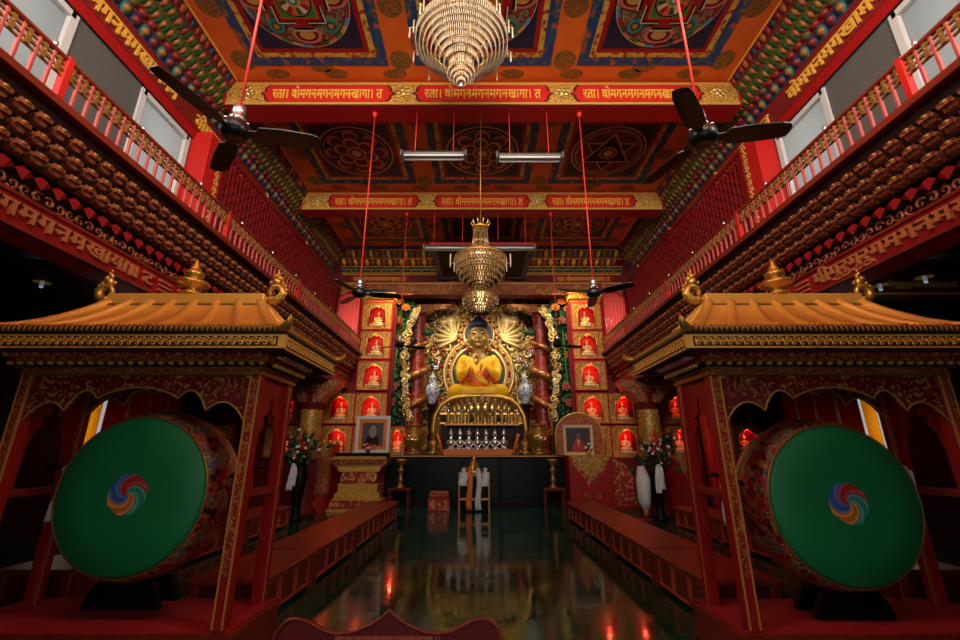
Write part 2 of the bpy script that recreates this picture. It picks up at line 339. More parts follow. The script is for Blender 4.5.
# upper walls: grey render with windows near the entrance, gilt-edged red pier, then lattice
WIN=[(2.85,3.95),(5.08,6.08)]
ZW0,ZW1=4.75,6.60
for s,nm in((-1,'left'),(1,'right')):
    mb=MB(); segs=[(Y0,-.3,4.4,7.9)]
    def wb(y0,y1,z0,z1,m=0): 
        xs=sorted((WX*s,(WX+.22)*s)); mb.box(xs[0],xs[1],y0,y1,z0,z1,m)
    wb(Y0,-.8,4.4,7.9); wb(-.8,1.5,4.4,4.9); wb(-.8,1.5,7.3,7.9); wb(1.5,WIN[0][0],4.4,7.9); wb(WIN[0][1],WIN[1][0],4.4,7.9); wb(WIN[1][1],YB,4.4,7.9)
    for a,b_ in WIN: wb(a,b_,4.4,ZW0); wb(a,b_,ZW1,7.9)
    struct('wall_'+nm,mb,['concrete'])
nw=0
for s in(-1,1):
    for a,b_ in WIN:
        nw+=1; mb=MB(); x0,x1=sorted(((WX-.03)*s,(WX+.10)*s))
        for (y0,y1,z0,z1) in((a-.04,a+.05,ZW0-.05,ZW1+.02),(b_-.05,b_+.04,ZW0-.05,ZW1+.02),(a,b_,ZW1-.06,ZW1+.02),(a,b_,ZW0-.05,ZW0+.05),(a,b_,5.30,5.36)): mb.box(x0,x1,y0,y1,z0,z1,0)
        w=struct('window_%d'%nw,mb,['frame_white'])
        MB().box(*sorted(((WX+.03)*s,(WX+.045)*s)),a+.05,b_-.05,5.36,ZW1-.06).build('frosted_pane',['glass_frosted'],w)
        MB().box(*sorted(((WX+.03)*s,(WX+.045)*s)),a+.05,b_-.05,ZW0+.05,5.30).build('clear_pane',['glass_clear'],w)
# aisles: outer walls, low dark ceilings, back wall beside the altar
for s,nm in((-1,'left'),(1,'right')):
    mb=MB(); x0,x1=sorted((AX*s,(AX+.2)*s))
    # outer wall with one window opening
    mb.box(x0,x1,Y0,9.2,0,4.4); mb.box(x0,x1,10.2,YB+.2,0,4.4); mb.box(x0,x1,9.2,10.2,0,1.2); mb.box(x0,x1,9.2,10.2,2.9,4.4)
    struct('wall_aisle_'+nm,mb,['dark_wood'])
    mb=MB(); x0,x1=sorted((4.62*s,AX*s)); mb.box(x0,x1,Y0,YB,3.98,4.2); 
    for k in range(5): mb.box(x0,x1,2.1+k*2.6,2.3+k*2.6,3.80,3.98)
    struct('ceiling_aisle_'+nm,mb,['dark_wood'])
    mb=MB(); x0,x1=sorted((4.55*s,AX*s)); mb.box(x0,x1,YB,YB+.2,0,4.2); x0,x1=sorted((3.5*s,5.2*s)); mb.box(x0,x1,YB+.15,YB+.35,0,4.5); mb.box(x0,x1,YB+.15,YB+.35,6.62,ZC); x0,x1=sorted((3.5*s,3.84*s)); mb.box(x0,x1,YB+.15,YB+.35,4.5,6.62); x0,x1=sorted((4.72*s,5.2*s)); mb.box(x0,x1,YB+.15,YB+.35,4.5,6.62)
    struct('wall_back_'+nm,mb,['dark_red'])
# altar recess
mb=MB(); mb.box(-3.8,3.8,16.9,17.1,0,ZC); struct('wall_back',mb,['dark_red'])
struct('wall_recess_left',MB().box(-3.8,-3.6,YB+.36,16.9,0,ZC),['dark_red']); struct('wall_recess_right',MB().box(3.6,3.8,YB+.36,16.9,0,ZC),['dark_red'])
# entrance wall with an open doorway and clerestory openings behind the viewer
mb=MB(); y0,y1=Y0-.2,Y0
mb.box(-AX,-2.2,y0,y1,0,4.4); mb.box(2.2,AX,y0,y1,0,4.4); mb.box(-5.2,5.2,y0,y1,3.4,4.9); mb.box(-5.2,-3.2,y0,y1,4.4,8); mb.box(3.2,5.2,y0,y1,4.4,8); mb.box(-5.2,5.2,y0,y1,7.2,8)
mb.box(-3.6,3.6,Y0,.9,4.75,4.95)  # unseen gallery slab, added to keep the high daylight off the lower hall
struct('wall_front',mb,['dark_red'])
# painted pier beside each window and the red lattice beyond it
for s in(-1,1):
    side='left' if s<0 else 'right'
    mb=MB(); x0,x1=sorted((4.66*s,4.995*s)); mb.bbox(x0,x1,6.16,6.62,4.5,6.80,.015,0)
    t=tag(mb.build('wall_pier',['bright_red']),'bright red pier with gold flowers between window and lattice above the %s balcony'%side,'pier')
    g=MB()
    for k in range(16):
        z=4.6+k*.14
        for q in range(5):
            a=2*PI*q/5+.4*k; g.ell((4.655*s,6.50+.045*math.cos(a),z+.045*math.sin(a)),(.012,.026,.026),6,4)
        g.ell((4.65*s,6.50,z),(.016,.02,.02),6,4)
    g.build('gilt_flower_strip',['gold_paint'],t)
    # lattice: uprights and staggered short crossbars
    mb=MB(); ya,yb=6.63,13.0; za,zb=4.45,6.72; st=.125; n=int((yb-ya)/st); X=4.70*s
    for i in range(n+1):
        y=ya+i*st; mb.box(X-.02,X+.02,y-.017,y+.017,za,zb)
        for k in range(11):
            z=za+.1+k*.22+(.11 if i%2 else 0)
            if z<zb and i<n: mb.box(X-.014,X+.014,y+.017,y+st-.017,z-.025,z+.025)
    mb.box(X-.03,X+.03,ya,yb,zb,zb+.1); 
    for y in (ya+.02,yb): mb.box(X-.03,X+.03,y-.03,y+.03,za,zb)
    tag(mb.build('lattice_screen',['lattice_red']),'tall dark red wooden lattice screen running along the %s gallery'%side,'lattice')
# ---------------------------------------------------------------- ceiling beams with gilt mantra panels
def ogee_panel(x0,x1,z0,z1):
    zm=(z0+z1)/2; h=(z1-z0)/2; e=h*.75
    L=[(x0+e,z0),(x0+e*.55,z0+h*.35),(x0+e*.5,z0+h*.75),(x0,zm),(x0+e*.5,z1-h*.75),(x0+e*.55,z1-h*.35),(x0+e,z1)]
    return L+[(x0+x1-p[0],p[1]) for p in reversed(L)]
MT=text_mesh(MANTRA,.22,.02,2.0)
def beam(y0,y1,label,z0=7.32,z1=7.80,panels=((-3.87,-1.58),(-1.2,1.2),(1.58,3.87))):
    t=thing('ceiling_beam',label,'beam',(0,y0,z0))
    MB().box(-4.55,4.55,.02,y1-y0,0,z1-z0+.05,0).build('beam_body',['beam_red'],t)
    h=z1-z0
    g=MB(); g.box(-4.5,4.5,0,.03,h-.055,h,0); g.box(-4.5,4.5,0,.03,0,.05,0); g.build('gilt_edging',['gold_paint'],t)
    MB().box(-4.5,4.5,.008,.03,.05,h-.055).build('carved_gold_field',['gold_carved'],t)
    for a,b in panels:
        mb=MB(); mb.prism(ogee_panel(a,b,.06,h-.065),-.006,.01,0); mb.prism(ogee_panel(a-.05,b+.05,.052,h-.057),.0,.02,1)
        p=mb.build('inscription_panel',['bright_red','dark_red'],t)
        q=MB(); q.mesh(MT,Matrix.Translation(((a+b)/2,-.012,h/2))@XZ@Matrix.Scale((b-a-.36)/2.0,4,(1,0,0))@Matrix.Scale(1.22*h/.48,4,(0,1,0))); q.build('lettering',['letter_gold'],p)
    for x in (-4.15,-1.39,1.39,4.15):
        o=MB(); 
        for k in range(7):
            a=2*PI*k/7; o.scroll((x+.1*math.cos(a),-.01,h/2+.09*math.sin(a)),.055,a,1.1,.014)
        o.ell((x,-.012,h/2),(.05,.02,.05)); o.build('gilt_rosette',['bright_gold'],t)
    return t
beam(6.10,6.53,'wide red ceiling beam with gilt script nearest the viewer, crystal chandelier in front')
beam(9.50,9.90,'second red ceiling beam with gilt script, farther back, behind the upper pair of tube lights')
beam(2.75,3.15,'front ceiling beam over the first pair of fans, at the very top')
# ---------------------------------------------------------------- painted mandala panels
def mandala(cx,cy,w,l,kind,label,seed):
    rd=random.Random(seed); t=thing('ceiling_painting',label,'painting',(cx,cy,ZC)); mats=['blue_flower','yellow_wave','red','navy','teal','ivory','mandala_busy','orange','green','pink','black','sky_blue','gold_paint','leaf_green','dark_red']
    b=MB(); hw,hl=w/2,l/2
    for k,(i,m) in enumerate(((0,0),(.17,1),(.26,2),(.34,3))):
        b.box(-hw+i,hw-i,-hl+i,hl-i,-.008-.003*k,.01,m)
    b.build('painted_border',mats,t)
    d=MB(); R_=min(hw,hl)-.36; z=-.02
    def dsc(r,m):
        nonlocal z; d.prism([(r*math.cos(2*PI*i/48),r*math.sin(2*PI*i/48)) for i in range(48)],z,z+.004,m,axis='z'); z-=.0022
    def sq(h,m,a=0,gate=True):
        nonlocal z
        g=h*.26; p=[(-h,-h),(-g,-h),(-g,-h*1.22),(-g*1.7,-h*1.22),(-g*1.7,-h*1.34),(g*1.7,-h*1.34),(g*1.7,-h*1.22),(g,-h*1.22),(g,-h)] if gate else [(-h,-h)]
        poly=[]
        for q in range(4):
            c_,s_=math.cos(q*PI/2+a),math.sin(q*PI/2+a)
            poly+=[(x*c_-y*s_,x*s_+y*c_) for x,y in p]
        d.prism(poly,z,z+.004,m,axis='z'); z-=.0022
    def segring(r0,r1,n,ms):
        nonlocal z
        for i in range(n):
            a0,a1=2*PI*i/n,2*PI*(i+1)/n; am=(a0+a1)/2
            d.prism([(r0*math.cos(a0),r0*math.sin(a0)),(r1*math.cos(a0),r1*math.sin(a0)),(r1*math.cos(am),r1*math.sin(am)),(r1*math.cos(a1),r1*math.sin(a1)),(r0*math.cos(a1),r0*math.sin(a1)),(r0*math.cos(am),r0*math.sin(am))],z,z+.004,ms[i%len(ms)],axis='z')
        z-=.0022
    if kind=='palace':
        dsc(R_,5); segring(R_*.93,R_*.985,32,[8,2,11,12,13,9]); dsc(R_*.925,14); dsc(R_*.90,6)
        for k in range(4):
            a=k*PI/2-PI/2; cxx,cyy=R_*.70*math.cos(a),R_*.70*math.sin(a)
            for rr,mm in((.19,9),(.145,14),(.10,12)):
                d.prism([(cxx+R_*rr*1.5*math.cos(q*PI/12),cyy+R_*rr*math.sin(q*PI/12)) for q in range(24)],z,z+.004,mm,axis='z'); z-=.001
            a+=PI/4; cxx,cyy=R_*.74*math.cos(a),R_*.74*math.sin(a)
            for rr,mm in((.15,4),(.10,8),(.05,7)): d.prism([(cxx+R_*rr*math.cos(q*PI/8),cyy+R_*rr*math.sin(q*PI/8)) for q in range(16)],z,z+.004,mm,axis='z'); z-=.001
        sq(R_*.46,5); sq(R_*.435,10); sq(R_*.40,2); sq(R_*.35,7,gate=False)
        sq(R_*.33,13 if seed%2 else 4,gate=False)
        dsc(R_*.32,10); dsc(R_*.295,9); segring(R_*.12,R_*.28,16,[7,2,5,8]); dsc(R_*.13,12); dsc(R_*.09,4); dsc(R_*.04,5)
    elif kind=='hexagram':
        dsc(R_,12); dsc(R_*.96,3); dsc(R_*.90,9); dsc(R_*.87,6); dsc(R_*.80,14)
        for a in (PI/2,-PI/2):
            for rr,mm in((.78,12),(.70,10)):
                d.prism([(R_*rr*math.cos(a+2*PI*k/3),R_*rr*math.sin(a+2*PI*k/3)) for k in range(3)],z,z+.004,mm,axis='z'); z-=.0022
        dsc(R_*.24,9); dsc(R_*.20,3); dsc(R_*.12,12)
    else:
        dsc(R_,12); dsc(R_*.95,10); dsc(R_*.88,9); dsc(R_*.85,3)
        for n,rr,mm in((8,.66,9),(8,.6,14),(6,.40,12),(6,.36,14)):
            for k in range(n):
                a=2*PI*k/n+(PI/8 if n==6 else 0); rad=R_*rr; pr=R_*(.2 if mm in(9,12) else .16)
                d.prism([(rad*math.cos(a)+pr*math.cos(q*PI/8),rad*math.sin(a)+pr*math.sin(q*PI/8)) for q in range(16)],z,z+.004,mm,axis='z'); z-=.0005
        dsc(R_*.26,12); dsc(R_*.22,2); dsc(R_*.12,5)
    d.build('mandala',mats,t)
kinds=[['palace']*3,['lotus','lotus','hexagram'],['lotus','hexagram','lotus']]
lab=[['brightly lit square mandala painting on the ceiling left of the crystal chandelier','bright mandala ceiling painting directly behind the large crystal chandelier','brightly lit square mandala painting on the ceiling right of the crystal chandelier'],
 ['dim mandala ceiling painting with flower circles between the first two beams, left','dim central mandala ceiling painting above the pair of tube lights','dim ceiling painting with a six-pointed star in a circle, between the beams at right'],
 ['dark mandala ceiling painting beyond the second beam, left of the canopy','dark central ceiling painting beyond the second beam, above the black canopy','dark mandala ceiling painting beyond the second beam, right of the canopy']]
for i,(a,b) in enumerate(BAYS):
    l=2.33 if i<2 else 2.2; cy=b-.29-l/2 if i<2 else (a+b)/2-.08
    for k in range(3): mandala(PX[k],cy,2.33,l,kinds[i][k],lab[i][k],i*3+k+1)
# ---------------------------------------------------------------- back cornice and lintel over the altar
mb=MB(); PB=[(12.60,7.87),(12.68,7.78),(12.98,7.60),(13.24,7.44),(13.34,7.38),(13.42,7.30)]
def bband(a,b,m): mb.add([(-4.7,a[0],a[1]),(-4.7,b[0],b[1]),(4.7,b[0],b[1]),(4.7,a[0],a[1])],[(0,1,2,3)],m)
for k,m in enumerate((6,9,0,2,6)): bband(PB[k],PB[k+1],m)
for p in PB[1:]: mb.tube([(-4.7,p[0],p[1]),(4.7,p[0],p[1])],.017,6,1)
def brow(a,b,step,mats,wid,dep,off=0,long=.4):
    L=math.hypot(b[0]-a[0],b[1]-a[1]); dv=Vector((0,(b[0]-a[0])/L,(b[1]-a[1])/L)); nor=Vector((0,dv.z,-dv.y)); n=int(9.3/step)
    for i in range(n):
        M=Matrix(((1,0,0,-4.65+off+(i+.5)*step),(0,dv.y,nor.y,(a[0]+b[0])/2),(0,dv.z,nor.z,(a[1]+b[1])/2),(0,0,0,1)))
        mb.leafbump((step*long,L*wid*1.1,dep),mats[i%len(mats)],M)
brow(PB[0],PB[1],.2,[4,7,5],.4,.04); brow(PB[1],PB[2],.19,[3,7,1],.40,.06,long=.36); brow(PB[1],PB[2],.19,[8,5],.42,.04,.09,.34)
brow(PB[2],PB[3],.19,[1,3],.42,.06,long=.40); brow(PB[3],PB[4],.17,[5,8],.45,.05); brow(PB[4],PB[5],.17,[5,3],.45,.05)
struct('trim_3',mb,CM)
lin=thing('altar_lintel','wide carved red and gold lintel with script panels spanning above the altar','lintel',(0,13.5,6.35))
MB().box(-4.75,4.75,.02,.36,.18,1.0).build('lintel_body',['dark_red'],lin)
g=MB(); g.box(-4.7,4.7,-.01,.04,.90,.95); g.box(-4.7,4.7,-.01,.04,.57,.62); g.build('gilt_edging',['gold_paint'],lin)
for a,b in((-4.45,-2.4),(-1.2,1.2),(2.4,4.45)):
    mb=MB(); mb.prism(ogee_panel(a,b,.63,.89),-.008,.03,0); p=mb.build('inscription_panel',['red'],lin)
    q=MB(); q.mesh(MT,Matrix.Translation(((a+b)/2,-.015,.76))@XZ@Matrix.Scale((b-a-.3)/2.0,4,(1,0,0))@Matrix.Scale(.85,4,(0,1,0))); q.build('lettering',['letter_gold'],p)
mb=MB(); mb.box(-4.7,4.7,0,.03,.19,.56,1)
rd=random.Random(3)
for i in range(95):
    x=-4.6+i*9.2/94; mb.scroll((x,-.01,.24+.26*rd.random()),.07+.05*rd.random(),rd.random()*6,1.2,.018,0 if rd.random()<.7 else 2,1 if rd.random()<.5 else -1)
mb.build('carved_scroll_frieze',['gold_paint','red_gold_fine','pink'],lin)
# ---------------------------------------------------------------- balconies
prof=[(0,-.05),(.0,.05),(.05,.055),(.085,.035),(.11,.05),(.13,.03),(.125,-.005),(.09,-.01),(.075,-.04),(.03,-.055)]
def corbel_mesh(s,w=.105):
    mb=MB(); mb.prism([(-p[0]*s,p[1]) for p in prof],-w/2,w/2,0); mb.ell((-.118*s,0,.028),(.022,w*.36,.022),6,4,1)
    mb.box(*sorted((-.02*s,.05*s)),-w/2-.012,w/2+.012,.045,.065,0)
    return mb.data('corbel_block',['carved_wood','old_gold'])
LT=text_mesh('गीगुरुगुरुगमगनमखाया॥ ट',.25,.03)
BY0,BY1=1.3,13.26
for s in(-1,1):
    sd='left' if s<0 else 'right'
    def sx(a,b): return sorted((a*s,b*s))
    t=thing('balcony','%s balcony front with rows of carved brackets above a gilt inscription beam'%sd,'balcony',(3.76*s,BY0,3.37))
    OFF=(-3.76*s,-BY0,-3.37)
    def bld(mb,name,mats,**k):
        o=mb.build(name,mats,t,**k); o.location=OFF; return o
    mb=MB(); mb.box(*sx(3.76,5.0),BY0,BY1,4.42,4.50); mb.box(*sx(3.745,3.80),BY0,BY1,4.425,4.495,1); bld(mb,'gallery_floor',['dark_red','wood_red'])
    mb=MB()
    for (xa,xb,za,zb) in((3.84,4.6,4.31,4.42),(3.90,4.6,4.19,4.25),(3.97,4.6,4.06,4.12),(4.04,4.6,3.93,3.98),(3.92,4.6,4.25,4.31),(3.98,4.6,4.12,4.19),(4.05,4.6,3.98,4.06),(4.12,4.6,3.68,3.93)): mb.box(*sx(xa,xb),BY0,BY1,za,zb)
    bld(mb,'stepped_backing',['dark_wood'])
    cm=corbel_mesh(s); n=0; stuff=MB(); st=.168; N=int((BY1-BY0)/st)
    rows=((3.94,4.27,0),(4.00,4.135,.08),(4.06,4.00,0))
    for k in range(N):
        for x,z,o in rows:
            y=BY0+.1+k*st+o
            if y>BY1-.06: continue
            if 1.75<y and n<99:
                ob=bpy.data.objects.new('corbel_block',cm); C.objects.link(ob); ob.parent=t; ob.location=(x*s+OFF[0],y+OFF[1],z+OFF[2]); n+=1
            else: stuff.mesh(cm,Matrix.Translation((x*s,y,z)))
    bld(stuff,'corbel_block',['carved_wood'],kind='stuff')
    mb=MB()
    for k in range(N):
        y=BY0+.1+k*st; c=(4.05*s,y,3.86)
        mb.add([(c[0],y-.083,3.86),(c[0]-.0*s,y,3.785),(c[0],y+.083,3.86),(c[0]+.03*s,y,3.93),(c[0]-.05*s,y,3.86)],[(0,1,4),(1,2,4),(2,3,4),(3,0,4)],0)
    bld(mb,'diamond_course',['red'])
    mb=MB()
    for k in range(int((BY1-BY0)/.11)):
        y=BY0+.06+k*.11; mb.scroll((4.10*s,y,3.74),.055,k*1.7,1.1,.018,0,1 if k%2 else -1,plane='yz',k=4)
    bld(mb,'scroll_fretwork',['carved_wood'])
    mb=MB(); mb.box(*sx(4.10,4.45),BY0,BY1,3.37,3.68,0); mb.box(*sx(4.075,4.13),BY0,BY1,3.37,3.40,1); mb.box(*sx(4.075,4.13),BY0,BY1,3.65,3.68,1)
    ib=bld(mb,'inscription_beam',['red','wood_red'])
    mb=MB(); 
    for yc in (3.65,7.05,10.45):
        if s<0: M=Matrix(((0,0,1,4.09*s),(1,0,0,yc),(0,1,0,3.525),(0,0,0,1)))
        else: M=Matrix(((0,0,-1,4.09*s),(-1,0,0,yc),(0,1,0,3.525),(0,0,0,1)))
        w=max(v.co.x for v in LT.vertices)*2
        mb.mesh(LT,M@Matrix.Scale(2.6/w,4,(1,0,0)))
        for e in (-1,1):
            for k in range(3): mb.box(*sx(4.075,4.11),yc+e*1.52-.11,yc+e*1.52+.11,3.455+k*.06,3.475+k*.06)
    o=mb.build('lettering',['letter_brown'],ib)
    # railing
    r=thing('balcony_railing','red balustrade with gilt fretwork rail along the %s balcony edge'%sd,'railing',(3.82*s,BY0,4.50))
    O2=(-3.82*s,-BY0,-4.50)
    def b2(mb,name,mats):
        o=mb.build(name,mats,r); o.location=O2; return o
    b2(MB().bbox(*sx(3.79,3.85),BY0,BY1,4.915,4.955,.01),'top_rail',['wood_red'])
    b2(MB().bbox(*sx(3.79,3.85),BY0,BY1,4.50,4.53,.008),'bottom_rail',['wood_red'])
    mb=MB(); 
    for z in (4.745,4.80,4.865): mb.box(*sx(3.81,3.832),BY0,BY1,z,z+.018)
    b2(mb,'gilt_rails',['old_gold'])
    bl=MB().bbox(-.014,.014,-.014,.014,0,.40,.004).data('baluster',['baluster_red'])
    pl=MB().bbox(-.032,.032,-.032,.032,0,.45,.006).data('post',['bright_red'])
    mb=MB(); K=int((BY1-BY0-.1)/.132)
    for k in range(K):
        y=BY0+.08+k*.132
        if k%20==13:
            ob=bpy.data.objects.new('post',pl)
        else: ob=bpy.data.objects.new('baluster',bl)
        C.objects.link(ob); ob.parent=r; ob.location=(0,y-BY0,.02)
        mb.box(*sx(3.795,3.815),y+.03,y+.062,4.75,4.90); mb.box(*sx(3.795,3.815),y+.06,y+.10,4.79,4.815); mb.box(*sx(3.795,3.815),y-.005,y+.03,4.86,4.885); mb.ell((3.80*s,y+.046,4.835),(.012,.012,.012),6,4)
    b2(mb,'gilt_fretwork',['old_gold'])
    mb=MB()
    for k in range(12): mb.ell((3.82*s,BY0+.6+k*1.05,4.985),(.02,.02,.035),8,5)
    b2(mb,'rail_studs',['silver'])
# ---------------------------------------------------------------- drum pavilions (built once about x=0, front at y=0, inner side +x)
def scallop(hw,ztop,zs,side=1):
    """underside of the front apron: five lobes, outer ones lowest"""
    pts=[]
    xs=[-hw,-hw*.64,-hw*.37,hw*.37,hw*.64,hw]; cusp=zs
    for k in range(5):
        x0,x1=xs[k],xs[k+1]; z0,z1=cusp[k],cusp[k+1]
        for i in range(9):
            q=i/9; x=x0+(x1-x0)*q; pts.append((x,z0+(z1-z0)*q+(.11 if k!=2 else .09)*math.sin(PI*q)**.8))
    pts.append((xs[-1],cusp[-1])); return pts
PH=.95   # half distance between posts
def make_pavilion(sgn,label):
    """sgn: +1 = open side towards +x is the aisle side"""
    t=thing('drum_pavilion',label,'pavilion',(0,0,0))
    W=PH+.07
    mb=MB(); mb.box(-W-.1,W+.03,-.045,.72,0,.27,0); mb.box(-W-.12,W+.05,-.06,.74,.24,.275,2); mb.box(-W-.08,W+.01,-.04,.70,.275,.285,1); mb.build('platform',['wood_red','carpet_red','wood_red'],t)
    zb,zt=.28,2.12
    for x in(-PH,PH):
        for y in(0,.55):
            mb=MB(); mb.bbox(x-.048,x+.048,y-.048,y+.048,zb,zt,.008,0)
            if y==0: 
                mb.box(x-.026,x+.026,y-.053,y-.047,zb+.35,zt-.02,1)
                for e in(-1,1): mb.box(x+e*.036-.006,x+e*.036+.006,y-.055,y-.045,zb+.02,zt,2)
            else:
                mb.box(x+.042,x+.051,y-.03,y-.022,zb,zt,2)
            mb.build('post',['red','red_gold_fine','gold_paint'],t)
    # frame rails on both short sides with keyhole panels
    for x in(-PH,PH):
        MB().bbox(x-.03,x+.03,.04,.51,1.16,1.22,.006).build('side_rail',['wood_red'],t)
        key=[(.275,2.00),(.255,1.94),(.235,1.90),(.255,1.86),(.225,1.82),(.16,1.80),(.19,1.73),(.13,1.66),(.10,1.52),(.095,1.22)]
        L=[(.045,1.22),(.045,2.12),(.275,2.12)]+key
        mb=MB()
        for flip in(0,1):
            poly=[(.55-p[0],p[1]) if flip else p for p in L]
            mb.prism(poly,x-.012,x+.012,0,axis='x')
        mb.build('keyhole_panel',['red'],t)
    # front and back aprons
    for y,nm in((-.035,'front_apron'),(.55,'back_apron')):
        lo=scallop(PH-.045,2.1,[v+(.10 if nm=='back_apron' else 0) for v in (1.74,1.83,1.93,1.93,1.83,1.74)]); poly=lo+[(PH-.045,2.12),(-PH+.045,2.12)]
        mb=MB(); mb.prism(poly,y,y+.03,0); mb.tube([(p[0],y-.002,p[1]) for p in lo],.008,5,1)
        a=mb.build(nm,['red_gold_vine','gold_paint'],t)
    # entablature: fascia, dentils, deep bracket row
    mb=MB()
    def tier(z0,z1,o,m): mb.box(-PH-.05-o,PH+.05+o,-.05-o,.60+o,z0,z1,m)
    tier(2.12,2.145,.012,2); tier(2.145,2.175,0,0); tier(2.175,2.187,.02,2); tier(2.187,2.222,.03,1); tier(2.222,2.235,.06,2); tier(2.235,2.278,.07,0); tier(2.278,2.29,.17,3); mb.build('entablature',['red_gold_fine','dark_wood','old_gold','dark_red'],t)
    mb=MB()
    X0=PH+.12
    n=26
    for k in range(n):
        x=-X0+(k+.5)*2*X0/n; mb.ell((x,-.135,2.204),(.026,.03,.02),7,4,0)
        mb.add([(x-.03,-.14,2.275),(x+.03,-.14,2.275),(x,-.20,2.238),(x,-.23,2.28)],[(0,1,2),(0,2,3),(1,3,2),(0,3,1)],1)
    for k in range(9):
        y=-.05+(k+.5)*.66/9
        for e in(-1,1): mb.ell((e*(PH+.135),y,2.204),(.03,.026,.02),7,4,0); mb.add([(e*(PH+.14),y-.03,2.275),(e*(PH+.14),y+.03,2.275),(e*(PH+.20),y,2.238),(e*(PH+.23),y,2.28)],[(0,1,2),(0,2,3),(1,3,2),(0,3,1)],1)
    mb.build('dentils',['gold_paint','red_gold_fine'],t)
    # eave: lace fascia below a scalloped band
    EX,EY0,EY1=PH+.30,-.30,.95; e0=2.29
    mb=MB()
    mb.box(-EX,EX,EY0,EY1,e0,e0+.012,3)
    for (x0,x1,y0,y1) in((-EX,EX,EY0-.008,EY0+.012),(-EX,EX,EY1-.012,EY1+.008),(-EX-.008,-EX+.012,EY0,EY1),(EX-.012,EX+.008,EY0,EY1)):
        mb.box(x0,x1,y0,y1,e0+.002,e0+.095,0)
        mb.box(x0-.006,x1+.006,y0-.006,y1+.006,e0+.095,e0+.112,1); mb.box(x0-.006,x1+.006,y0-.006,y1+.006,e0,e0+.014,1)
    for e in(-1,1): mb.box(e*EX-.03,e*EX+.03,EY0-.012,EY0+.02,e0,e0+.11,1)
    mb.build('lace_fascia',['fascia_dark','roof_gold','old_gold','dark_wood'],t)
    mb=MB(); zc=e0+.054
    n=38
    for k in range(n):
        x=-EX+.05+(k+.5)*(2*EX-.1)/n
        for y in(EY0-.012,EY1+.012):
            mb.scroll((x-.008,y,zc+.012),.026,.4,1.25,.0085,0,1,n=9,k=4); mb.scroll((x+.012,y,zc-.014),.024,PI,1.25,.0085,0,-1,n=9,k=4); mb.ell((x+.03,y,zc),(.007,.006,.03),5,4,0)
    n=20
    for k in range(n):
        y=EY0+.04+(k+.5)*(EY1-EY0-.08)/n
        for e in(-1,1):
            mb.scroll((e*(EX+.012),y,zc+.012),.026,.4,1.25,.0085,0,1,n=9,plane='yz',k=4); mb.scroll((e*(EX+.012),y+.018,zc-.014),.024,PI,1.25,.0085,0,-1,n=9,plane='yz',k=4)
    mb.build('lace_scrolls',['roof_gold'],t)
    mb=MB(); e1=e0+.112
    mb.box(-EX-.02,EX+.02,EY0-.02,EY1+.02,e1,e1+.02,1)
    n=60
    for k in range(n):
        x=-EX+(k+.5)*2*EX/n
        mb.ell((x,EY0-.012,e1+.05),(.022,.02,.036),6,4,0); mb.ell((x,EY1+.01,e1+.05),(.022,.02,.036),6,4,0)
    n=32
    for k in range(n):
        y=EY0+(k+.5)*(EY1-EY0)/n
        for e in(-1,1): mb.ell((e*(EX+.012),y,e1+.05),(.02,.02,.036),6,4,0)
    mb.build('scalloped_eave',['old_gold','dark_wood'],t)
    # concave hipped roof with raised ribs
    z0,z1=e1+.055,2.875; RX=PH-.22; RY=(EY0+EY1)/2; ry=.05
    def roofpt(u,v,side):
        # v 0 eave .. 1 ridge
        h=z0+(z1-z0)*(.42*v+.58*v**2.1) ; ex=EX-.01+( RX-EX+.01)*v; ey=(EY1-EY0)/2-.01; yy=ey+(ry-ey)*v
        if side=='f': return (u*ex,RY-yy,h)
        if side=='b': return (-u*ex,RY+yy,h)
        if side=='r': return (ex,RY+u*yy,h)
        return (-ex,RY-u*yy,h)
    mb=MB()
    for sd in 'fbrl':
        n=12; NV=8; vs=[];fs=[]
        for j in range(NV+1):
            for i in range(n+1): vs.append(roofpt(-1+2*i/n,j/NV,sd))
        for j in range(NV):
            for i in range(n): a=j*(n+1)+i; fs.append((a,a+1,a+n+2,a+n+1))
        mb.add(vs,fs,0,True)
    mb.build('roof',['roof_gold'],t)
    for sd,us in(('f',[-.98,-.70,-.42,-.14,.14,.42,.70,.98]),('b',[-.7,-.42,-.14,.14,.42,.7]),('r',[-.98,0,.98]),('l',[-.98,0,.98])):
        for u in us:
            pts=[Vector(roofpt(u,j/10,sd))+Vector((0,0,.006)) for j in range(11)]
            MB().tube(pts,[.036]*11,8).build('roof_rib',['roof_gold'],t)
    MB().bbox(-RX-.02,RX+.02,RY-.07,RY+.07,z1-.03,z1+.09,.01).build('ridge',['roof_gold'],t)
    MB().box(-RX-.04,RX+.04,RY-.085,RY+.085,z1-.045,z1-.02).build('ridge_moulding',['old_gold'],t)
    MB().lathe([(.0,z1+.09),(.09,z1+.09),(.095,z1+.11),(.05,z1+.14),(.045,z1+.16),(.14,z1+.19),(.15,z1+.21),(.13,z1+.235),(.06,z1+.25),(.055,z1+.27),(.085,z1+.29),(.088,z1+.32),(.06,z1+.345),(.045,z1+.36),(.05,z1+.375),(.03,z1+.39),(.035,z1+.405),(.018,z1+.42),(.02,z1+.435),(.0,z1+.47)],20,M=Matrix.Translation((0,RY,0))).build('finial',['gold'],t)
